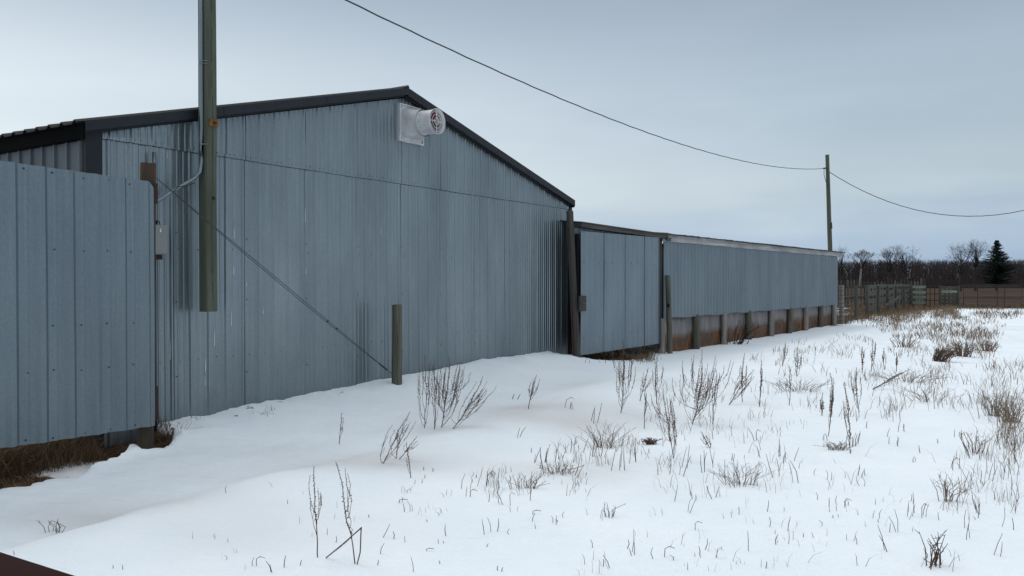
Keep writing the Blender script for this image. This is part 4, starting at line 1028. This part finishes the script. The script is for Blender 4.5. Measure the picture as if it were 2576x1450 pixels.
# ------------------------------------------------------------------ weeds in the snow
def curve(a, b, bow, n=8, wob=.01, rr=rnd):
    a = Vector(a); b = Vector(b); P = []
    for i in range(n+1):
        f = i/n; P.append(a.lerp(b, f)+bow*math.sin(f*math.pi)+Vector((rr.gauss(0,1), rr.gauss(0,1), 0))*wob*(b-a).length*(0 if i in (0,) else 1)*.35)
    return P
def seeds(mb, P, f0, size, dens, rr):
    L_ = [(P[i+1]-P[i]).length for i in range(len(P)-1)]; tot = sum(L_); n = int(tot*(1-f0)/max(size*1.1/dens, .002))
    for k in range(n):
        f = f0+(1-f0)*k/max(n, 1); d = f*tot; i = 0
        while i < len(L_)-1 and d > L_[i]: d -= L_[i]; i += 1
        p = P[i].lerp(P[i+1], d/max(L_[i], 1e-6)); e = (1-((f-f0)/(1-f0))*.45)
        q = size*e; mb.blob(p+Vector((rr.gauss(0,q*.45), rr.gauss(0,q*.45), rr.gauss(0,q*.3))), q*rr.uniform(.45,.95), 0, 1.35)
def weed(label, base, top, nb=6, spread=.25, head=.5, dens=1.0, bmin=.05, bmax=.55, seed=None, cat='dead weed', up=1.0, size=None, group=None, r=None):
    rr = random.Random(seed if seed is not None else int(base[0]*7+base[1]))
    b0 = hit(*base); t0 = at(top[0], top[1], b0.y); H_ = (t0-b0).length; t_ = thing('dead_weed', label, cat, T(b0), group)
    r = r or max(.0028, .00040*b0.y); size = size or max(.0075, .00125*b0.y)
    tip = t0-b0; st = MB(); sd_ = MB(); bow = Vector((rr.uniform(-.04,.04)*H_, rr.uniform(-.03,.03)*H_, 0))
    P = curve((0,0,-.04), tip, bow, 9, .02, rr); st.tube(P, [r*1.3-(r*.8)*i/9 for i in range(10)], 4, cap=False); seeds(sd_, P, 1-head, size*1.15, dens*1.3, rr)
    for i in range(nb):
        f = rr.uniform(bmin, bmax); k = f*9; i0 = int(k); s_ = P[i0].lerp(P[i0+1], k-i0); az = rr.uniform(0, 2*math.pi); sp = spread*H_*rr.uniform(.35, 1.05)
        hh = H_*(1-f)*rr.uniform(.55, .98)
        e = s_+tip.normalized()*hh*up+Vector((math.cos(az)*sp, math.sin(az)*sp*.6, 0))
        kx = s_+tip.normalized()*hh*.16*up+Vector((math.cos(az)*sp*1.0, math.sin(az)*sp*.6, 0))
        Q = [s_*(1-t)*(1-t)+kx*2*t*(1-t)+e*t*t for t in [j/7 for j in range(8)]]
        Q = [q+Vector((rr.gauss(0,1), rr.gauss(0,1), rr.gauss(0,1)))*.006*H_ for q in Q]
        st.tube(Q, [r*.75-(r*.4)*j/7 for j in range(8)], 3, cap=False); seeds(sd_, Q, rr.uniform(.35, .6), size*.85, dens, rr)
        if rr.random() < .5:
            q = Q[3]; e2 = q+tip.normalized()*hh*.3+Vector((math.cos(az+1)*sp*.2, math.sin(az+1)*sp*.2, 0)); W_ = [q, q.lerp(e2,.5)+Vector((.01,0,0)), e2]; st.tube(W_, r*.4, 3, cap=False); seeds(sd_, W_, .4, size*.7, dens, rr)
    st.build('stems', [M_dead], t_)
    if sd_.v: sd_.build('seed_heads', [M_seed], t_)
    return t_
WD = [
 ('thin upright weed spike at the left of the big weed clump below the short post', (1066,1077), (1067,893), 9, .13, .45, 1.0),
 ('bushy many-branched weed at the centre of the big clump right of the short post', (1108,1077), (1131,898), 28, .30, .6, 1.3),
 ('slim weed just left of the bushiest weed in the clump right of the short post', (1093,1081), (1090,922), 6, .14, .5, .9),
 ('weed leaning right at the right side of the clump near the short post', (1132,1080), (1216,947), 13, .26, .6, 1.2),
 ('drooping seedy weed leaning right, below the short post', (961,1166), (1031,1036), 10, .22, .5, 1.1),
 ('small forked weed right beside the drooping seedy weed', (995,1155), (1013,1079), 4, .25, .4, .9),
 ('weed bent far over to the right beside the drooping seedy weed', (996,1156), (1049,1098), 4, .2, .5, .9),
 ('single knobbly stalk below the drooping seedy weed', (1033,1203), (1022,1112), 2, .12, .4, 1.1),
 ('lone small weed on the smooth snowdrift right of the big clump', (1327,1029), (1349,943), 7, .18, .55, .8),
 ('tall narrow dark weed in front of the metal gate', (1560,1040), (1567,856), 13, .20, .6, 1.2),
 ('wispy weed with pale drooping tips right of the tall weed at the gate', (1607,1009), (1630,925), 6, .18, .5, .8),
 ('thin straight knobbly stalk below the wispy drooping weed', (1621,1079), (1624,968), 2, .08, .6, 1.0),
 ('pair-tipped weed right of the wispy drooping weed', (1652,1017), (1651,907), 5, .2, .55, 1.1),
 ('dark left-leaning weed with a thick pointed head', (1695,1153), (1667,978), 12, .20, .7, 1.5),
 ('large candelabra weed in front of the low shed', (1739,1067), (1768,880), 32, .42, .6, 1.3),
 ('slim stalk right of the large candelabra weed', (1790,1067), (1802,930), 3, .1, .6, 1.1),
 ('weed sprawling to the right from a bent base beyond the candelabra weed', (1830,1020), (1897,930), 12, .24, .6, 1.0),
 ('upright spike rising from the middle of the sprawling weed', (1868,1012), (1874,888), 5, .12, .6, 1.2),
 ('straight dark spike right of the sprawling weed', (1912,1022), (1916,905), 3, .08, .65, 1.3),
 ('thin spike midway between the sprawling weed and the twin dark spikes', (1984,1020), (1986,921), 3, .1, .5, 1.0),
 ('weed at the foot of the drift before the middle of the low shed', (1967,922), (1977,862), 4, .14, .6, 1.1),
 ('three-pronged weed a step right of the weed at the foot of the drift', (2003,948), (2005,875), 5, .16, .6, 1.2),
 ('stubby dense weed head left of the twin dark spikes', (2068,1046), (2069,988), 4, .14, .6, 1.4),
 ('left one of the two tall dark club-like spikes in the right field', (2081,1098), (2090,938), 5, .05, .62, 2.0),
 ('right one of the two tall dark club-like spikes in the right field', (2140,1142), (2123,962), 4, .05, .75, 2.0),
 ('forked dark weed beyond the twin spikes', (2162,1038), (2155,924), 5, .12, .6, 1.3),
 ('short spike close behind the forked dark weed', (2169,939), (2169,871), 3, .1, .6, 1.2),
 ('tall far weed with two pointed heads behind the fallen stalk', (2191,935), (2195,856), 4, .16, .6, 1.3),
 ('fallen weed lying low to the right with a feathery tip', (2184,980), (2291,928), 9, .13, .28, .5),
 ('narrow spike standing behind the tip of the fallen weed', (2254,935), (2255,886), 3, .1, .6, 1.2),
 ('short weed spike left of the fallen weed tip', (2226,930), (2224,876), 3, .1, .6, 1.0),
 ('left stalk of the two seedy weeds in the bottom left snow', (800,1402), (788,1173), 3, .12, .55, .9),
 ('tall seedy stalk at the bottom left beside a broken stem', (895,1420), (846,1161), 3, .10, .7, .9),
 ('single small weed stalk left of the drooping seedy weed', (852,1118), (860,1038), 1, .1, .5, .8),
 ('weed stalk right of the stalk pair at the bottom left', (1000+33,1203), (1022,1112), 0, .1, .5, .8) ,
 ('low drooping weed arching to the right under the dark left-leaning weed', (1790,1126), (1762,1085), 6, .5, .6, 1.2),
]
for i, (lab, b_, t_, nb, sp_, hd, dn) in enumerate(WD):
    if i == 34: continue
    weed(lab, b_, t_, nb, sp_, hd, dn)
# broken stem between the two bottom-left weeds
b0 = hit(895, 1420); t_ = thing('dead_weed', 'broken weed stem folded back down to the snow at the bottom left', 'dead weed', T(b0)); mb = MB(); mb2 = MB()
p1 = at(910, 1327, b0.y)-b0; p2 = at(862, 1372, b0.y)-b0; p3 = hit(820, 1404)-b0
mb.tube(curve((0,0,-.03), p1, Vector((0.01,0,0)), 5, .02), .0035, 4); mb.tube([p1, p2+Vector((0,0,.005)), p3], .0035, 4); seeds(mb2, [p1, p2, p3], .05, .005, 1.0, rnd)
mb.build('stems', [M_dead], t_); mb2.build('seed_heads', [M_seed], t_)

shrub('dry_shrub', 'small dry twiggy plant in the snow at the far left bottom', 132, 1341, 46, 60, 3, M_dead, 9, r=.0028, cat='dead weed')
shrub('bush', 'tangled bare bush growing against the stained skirt of the low shed', 1842, 866, 70, 110, 4, M_twig, 30, .15, 'bush', .007)
shrub('bush', 'wispy straw-coloured weeds against the shed skirt right of the tangled bush', 1940, 838, 36, 56, 5, M_straw, 16, 0, 'bush', .006)
shrub('dry_shrub', 'windswept brown bush bent to the right in the far right field', 2345, 909, 46, 60, 6, M_dead, 60, .85, 'bush', .008)
shrub('dry_shrub', 'brown brushy clump behind the windswept bush', 2420, 897, 50, 62, 7, M_greystraw, 70, 0, 'bush', .008)
shrub('dry_shrub', 'small round brown clump right of the windswept bush', 2483, 884, 34, 44, 8, M_greystraw, 44, .1, 'bush', .008)
shrub('dry_shrub', 'fan-shaped dry tuft left of the windswept bush', 2274, 874, 42, 70, 9, M_greystraw, 30, 0, 'bush', .008)
shrub('dry_shrub', 'brown weedy patch at the right edge of the snow field', 2541, 1062, 90, 76, 10, M_straw, 60, 0, 'bush', .0032)
shrub('dry_shrub', 'twiggy grey patch left of the brown weedy patch at the right edge', 2505, 1048, 66, 70, 11, M_greystraw, 40, 0, 'bush', .0032)
shrub('dry_shrub', 'low twiggy shrub below the brown weedy patch at the right edge', 2448, 1140, 74, 80, 12, M_greystraw, 13, 0, 'bush', .0042)
shrub('dry_shrub', 'wispy dry shrub in the lower right snow above the coarse stubble clump', 2385, 1262, 80, 80, 13, M_greystraw, 15, 0, 'bush', .0035)
shrub('grass_tuft', 'wide dry grass tuft below the large candelabra weed', 1862, 1222, 78, 130, 14, M_greystraw, 44, 0, 'grass tuft', .0022)
shrub('grass_tuft', 'low round grass tuft at the foot of the twin dark spikes', 2104, 1131, 26, 66, 15, M_greystraw, 46, 0, 'grass tuft', .003)
shrub('grass_tuft', 'dark nest-like grass clump left of the dark left-leaning weed', 1634, 1118, 20, 42, 16, M_dead, 70, 0, 'grass tuft', .0035)
shrub('grass_tuft', 'dark tangled grass clump in the centre of the lower snow', 1408, 1192, 34, 90, 17, M_dead, 30, .15, 'grass tuft', .0026)
shrub('grass_tuft', 'dark grass clump left of the tangled clump in the lower snow', 1322, 1230, 50, 90, 18, M_dead, 22, 0, 'grass tuft', .0026)
shrub('grass_tuft', 'tuft of six straight stems in the open snow below the clumps', 1534, 1301, 50, 44, 19, M_dead, 7, 0, 'grass tuft', .003)
shrub('grass_tuft', 'sparse tangle of long stems above the dark clumps in the middle snow', 1520, 1128, 80, 130, 20, M_greystraw, 34, .1, 'grass tuft', .003)
shrub('grass_tuft', 'coarse cluster of thick dark stems at the bottom right', 2338, 1424, 100, 120, 21, M_dead, 14, .05, 'grass tuft', .0042)
shrub('grass_tuft', 'mixed grass patch between the sprawling weed and the twin spikes', 2010, 985, 44, 150, 22, M_greystraw, 44, 0, 'grass tuft', .0032)
shrub('grass_tuft', 'row of grey stubble behind the twin dark spikes', 2280, 960, 34, 170, 23, M_greystraw, 50, 0, 'grass tuft', .0034)
shrub('grass_tuft', 'grey stubble patch right of the fallen weed', 2340, 1010, 52, 150, 24, M_greystraw, 36, 0, 'grass tuft', .003)
shrub('grass_tuft', 'straw tufts at the foot of the post under the metal panel', 405, 1100, 20, 60, 25, M_straw, 90, 0, 'grass tuft', .0022)
shrub('grass_tuft', 'few thin stems beside the straw tufts left of the square post', 455, 1078, 38, 40, 26, M_straw, 7, .1, 'grass tuft', .002)

# short stems scattered over the snow, each a thing of its own
rs = random.Random(99)
def stub(px_, py_, hpx, n, lean, seed):
    b0 = hit(px_, py_); rr = random.Random(seed); H_ = hpx/F*b0.y; mb = MB()
    for i in range(n):
        x = rr.uniform(-.5,.5)*.05*n; y = rr.uniform(-.5,.5)*.04*n; g = tz(b0.x+x, b0.y+y)-b0.z; h_ = H_*rr.uniform(.55,1); l_ = (lean+rr.gauss(0,.18))*h_; r_ = max(.0022, .0004*b0.y)*rr.uniform(.7,1.15)
        if rr.random() < .04: P = [(x,y,g-.03),(x+l_*.4,y,g+h_*.75),(x+l_+.02,y,g+h_),(x+l_+.05,y,g+h_*.8)]
        else: P = [(x,y,g-.03),(x+l_*.5+rr.gauss(0,.006),y,g+h_*.5),(x+l_,y,g+h_)]
        mb.tube(P, [r_]*(len(P)-1)+[r_*.6], 4, cap=False)
    o_ = mb.build('weed_stub', [M_dead]); o_.location = b0
    lab, grp = {1: ('single short broken weed stem poking out of the snow', 'single short stems poking out of the snow'),
                2: ('pair of short broken weed stems poking out of the snow', 'pairs of short stems poking out of the snow')}.get(n, ('small cluster of three or four short stems poking out of the snow', 'small clusters of short stems poking out of the snow'))
    return tag(o_, lab, 'weed stub', grp)
handst = [(950,1355,42,1,.7),(952,1395,42,1,.35),(572,1240,28,1,-.15),(575,1408,18,1,0),(635,1425,24,2,.2),(700,1445,30,2,-.4),(278,1430,12,1,.1),(308,1434,12,1,.1),(1040,1440,50,1,-.35),(745,1425,22,1,.5),
 (1225,1340,42,3,0),(1357,1328,20,1,-.3),(1408,1315,26,2,.2),(1425,1300,18,1,.3),(1540,1430,50,1,-.4),(1597,1392,60,1,-.25),(1665,1404,34,1,.15),(1590,1400,32,1,.1),(1752,1400,30,1,-.1),(1766,1380,40,1,0),(1870,1384,55,1,.05),
 (1973,1375,40,2,.1),(1988,1335,38,1,.25),(2040,1355,22,1,-.4),(2070,1320,20,1,-.4),(2096,1275,30,3,-.1),(2112,1270,24,2,.1),(2095,1290,18,2,0),(1925,1290,38,1,0),(1930,1325,28,1,0),(2193,1300,24,2,.1),(2230,1340,24,1,.3),
 (2250,1390,70,2,-.3),(2265,1340,60,2,-.5),(2300,1300,60,3,0),(2340,1300,40,2,.4),(2420,1330,60,2,0),(2440,1360,40,2,.1),(2460,1300,50,2,0),(2475,1285,50,3,-.2),(2500,1260,40,2,0),(2520,1400,60,2,.1),(2545,1330,50,2,0),
 (2150,1200,30,2,0),(2170,1195,26,2,.2),(2180,1225,26,2,-.1),(2145,1120,40,3,.2),(2165,1125,36,3,.2),(2080,1210,26,2,0),(2040,1195,26,1,.3),(1985,1160,40,2,.1),(1960,1150,50,2,-.1),(1976,1165,36,1,.2),(1900,1110,45,2,-.2),
 (2250,1120,34,3,0),(2265,1085,30,3,.1),(2255,1060,40,3,0),(1790,1175,50,3,.1),(1760,1190,70,2,0),(1730,1180,60,2,.1),(1700,1195,60,3,0),(1690,1260,50,2,.2),(1722,1290,36,2,.2),(1800,1255,40,2,0),(1845,1205,50,3,0),(1950,1200,60,2,-.1),(2000,1215,60,2,-.2),
 (1172,1230,40,2,.1),(1185,1250,28,2,0),(1215,1225,50,3,.1),(1255,1215,50,2,0),(1285,1275,40,3,-.3),(1240,1265,50,2,0),(1330,1260,80,1,0),(1365,1180,60,3,0),(1380,1165,50,3,.2),(1455,1140,50,3,0),(1495,1150,60,3,.2),(1540,1180,70,4,.1),(1590,1165,60,3,0),(1450,1200,34,2,.3),
 (1485,1062,55,3,.1),(1430,1030,30,3,.3),(1300,1100,30,2,.5),(1340,1165,40,2,.2),(1080,1185,14,2,0),(1105,1290,14,1,0),(1215,1378,10,1,.4),(1095,1300,12,1,0),(1290,1345,20,1,0),(1500,1375,28,1,0),(2200,1270,20,1,0),(2310,1265,30,2,.1),(1290,1005,16,2,.4),(2410,1180,50,3,.1),(2500,1190,60,3,0),(2550,1210,60,3,0),(2560,1290,40,2,.2),(2520,1130,50,4,.1),(2560,1120,50,3,0),(2470,1210,50,3,0),(2430,1230,50,2,.2),(40,1395,12,1,0),(420,1090,22,2,.2)]
for i, (a, b, c_, n, l_) in enumerate(handst): stub(a, b, c_, n, l_, 500+i)
for i in range(70):
    x_ = rs.uniform(700, 2560); y_ = rs.uniform(1050, 1440) if x_ > 1300 else rs.uniform(1200, 1440)
    stub(x_, y_, rs.uniform(8, 30)*(y_/1250), rs.choice((1,1,2)), rs.gauss(0,.25), 900+i)

# fine dry grass and stubble that nobody could count
def stuff_grass(name, label, regions, mats, seed):
    rr = random.Random(seed); mb = MB()
    pts = []
    for (x0, y0, x1, y1, n, h0, h1, cl) in regions:
        # clustered: pick clump centres first
        cs = [(rr.uniform(x0, x1), rr.uniform(y0, y1)) for _ in range(max(1, int(n/cl)))]
        for _ in range(int(n*.8)):
            c = rr.choice(cs); k = (y1-y0)*.06+6
            pts.append((c[0]+rr.gauss(0, k*1.3), c[1]+rr.gauss(0, k*.45), rr.uniform(h0, h1)))
    # ground intersection by iteration on the smooth terrain, vectorised
    X = np.array([p[0] for p in pts]); Yp = np.array([p[1] for p in pts]); sx_ = (X-1288)/F; 
    dirz = (CF.z*F+CU.z*(725-Yp))/(CF.y*F+CU.y*(725-Yp)); dirx = (X-1288)/(CF.y*F+CU.y*(725-Yp))
    d = np.full(X.shape, 10.0)
    d = -1.65/dirz
    for _ in range(6): z = terrain(dirx*d, d)-EYE; d = .5*d+.5*np.clip(z/dirz, 1, 70)
    z = terrain(dirx*d, d)
    for i in range(len(pts)):
        x, y, h_ = float(dirx[i]*d[i]), float(d[i]), pts[i][2]; zz = float(z[i]); w_ = max(.0016, .00028*y)*rr.uniform(.6,1.3)
        l_ = rr.gauss(0,.55)*h_; a = rr.uniform(0, math.pi); cx_, cy_ = math.cos(a)*w_, math.sin(a)*w_
        m = rr.randrange(len(mats)); mx_ = l_*.35
        mb.add([(x-cx_,y-cy_,zz-.02),(x+cx_,y+cy_,zz-.02),(x+mx_+cx_*.8,y+cy_*.8,zz+h_*.6),(x+mx_-cx_*.8,y-cy_*.8,zz+h_*.6),(x+l_,y,zz+h_)], [(0,1,2,3),(3,2,4)], m)
    o_ = mb.build(name, mats); tag(o_, label, 'dry grass', None, 'stuff')
stuff_grass('dry_grass', 'fine dry grass and stubble sticking through the snow across the right field', [
 (1780, 960, 2250, 1060, 260, .05, .20, 10), (1900, 880, 2400, 960, 520, .06, .22, 14), (2250, 940, 2480, 1040, 260, .08, .26, 14), (2460, 1000, 2580, 1160, 520, .08, .30, 20),
 (2380, 1150, 2580, 1290, 220, .05, .20, 9), (1400, 1090, 1720, 1180, 260, .04, .16, 12), (1220, 1190, 1480, 1250, 170, .03, .12, 12), (1650, 1060, 2150, 1250, 260, .04, .16, 6),
 (2200, 808, 2520, 850, 1500, .06, .20, 30), (2350, 830, 2500, 900, 1100, .08, .26, 40), (2490, 900, 2580, 1000, 200, .08, .24, 16), (1450, 1250, 2450, 1440, 160, .02, .09, 3),
 (2200, 786, 2580, 803, 2300, .06, .22, 40), (2000, 850, 2200, 900, 160, .06, .16, 9), (1600, 960, 1760, 1060, 90, .06, .18, 9), (1000, 1200, 1300, 1300, 40, .02, .08, 3), (500,1200,1000,1420,24,.02,.06,2)],
 [M_greystraw, M_greystraw, M_straw, M_straw], 5)
stuff_grass('dead_grass', 'matted brown dead grass on the bare ground under the metal panels and along the far fence', [
 (-20, 1150, 110, 1205, 900, .02, .09, 30), (130, 1088, 360, 1118, 900, .02, .08, 20), (380, 1085, 432, 1110, 420, .02, .08, 30), (430, 1030, 720, 1062, 90, .01, .05, 12), (-50, 1170, 90, 1210, 700, .03, .10, 30),
 (1470, 880, 1640, 908, 2600, .04, .16, 30), (2120, 790, 2300, 815, 1500, .1, .3, 25), (2150, 772, 2400, 792, 3000, .1, .35, 30), (2380, 770, 2576, 778, 1200, .1, .3, 30)],
 [M_straw, M_straw, plain('brown_grass', (.12,.07,.035), .9, 0, .3, 9), M_greystraw], 6)

def bank_grass():
    rr = random.Random(12); mb = MB()
    for i in range(7500):
        q = rr.random(); x, y = (rr.uniform(-3.6, -.25), .35+rr.random()*.65) if q < .6 else (rr.uniform(-1.9, -.25), .5+rr.random()*.5)
        if q < .2: x, y = rr.uniform(-3.5, -.9), rr.uniform(-.25, .35)
        p = PAN.w(x, y, 0); g = tz(p.x, p.y); h_ = rr.uniform(.05, .24 if y > .35 else .09)*(1.5 if q > .6 else 1); w_ = .0028; l_ = rr.gauss(0,.6)*h_; a = rr.uniform(0, 3.14); cx_, cy_ = math.cos(a)*w_, math.sin(a)*w_
        mb.add([(p.x-cx_,p.y-cy_,g-.02),(p.x+cx_,p.y+cy_,g-.02),(p.x+l_*.4+cx_,p.y+cy_,g+h_*.6),(p.x+l_*.4-cx_,p.y-cy_,g+h_*.6),(p.x+l_*1.3,p.y+rr.gauss(0,.3)*h_,g+h_)], [(0,1,2,3),(3,2,4)], rr.choice((0,0,1)))
    o_ = mb.build('dead_grass', [bpy.data.materials['brown_grass'], M_straw]); tag(o_, 'tangled brown grass in the dark gap under the tall metal fence panel', 'dry grass', None, 'stuff')
bank_grass()
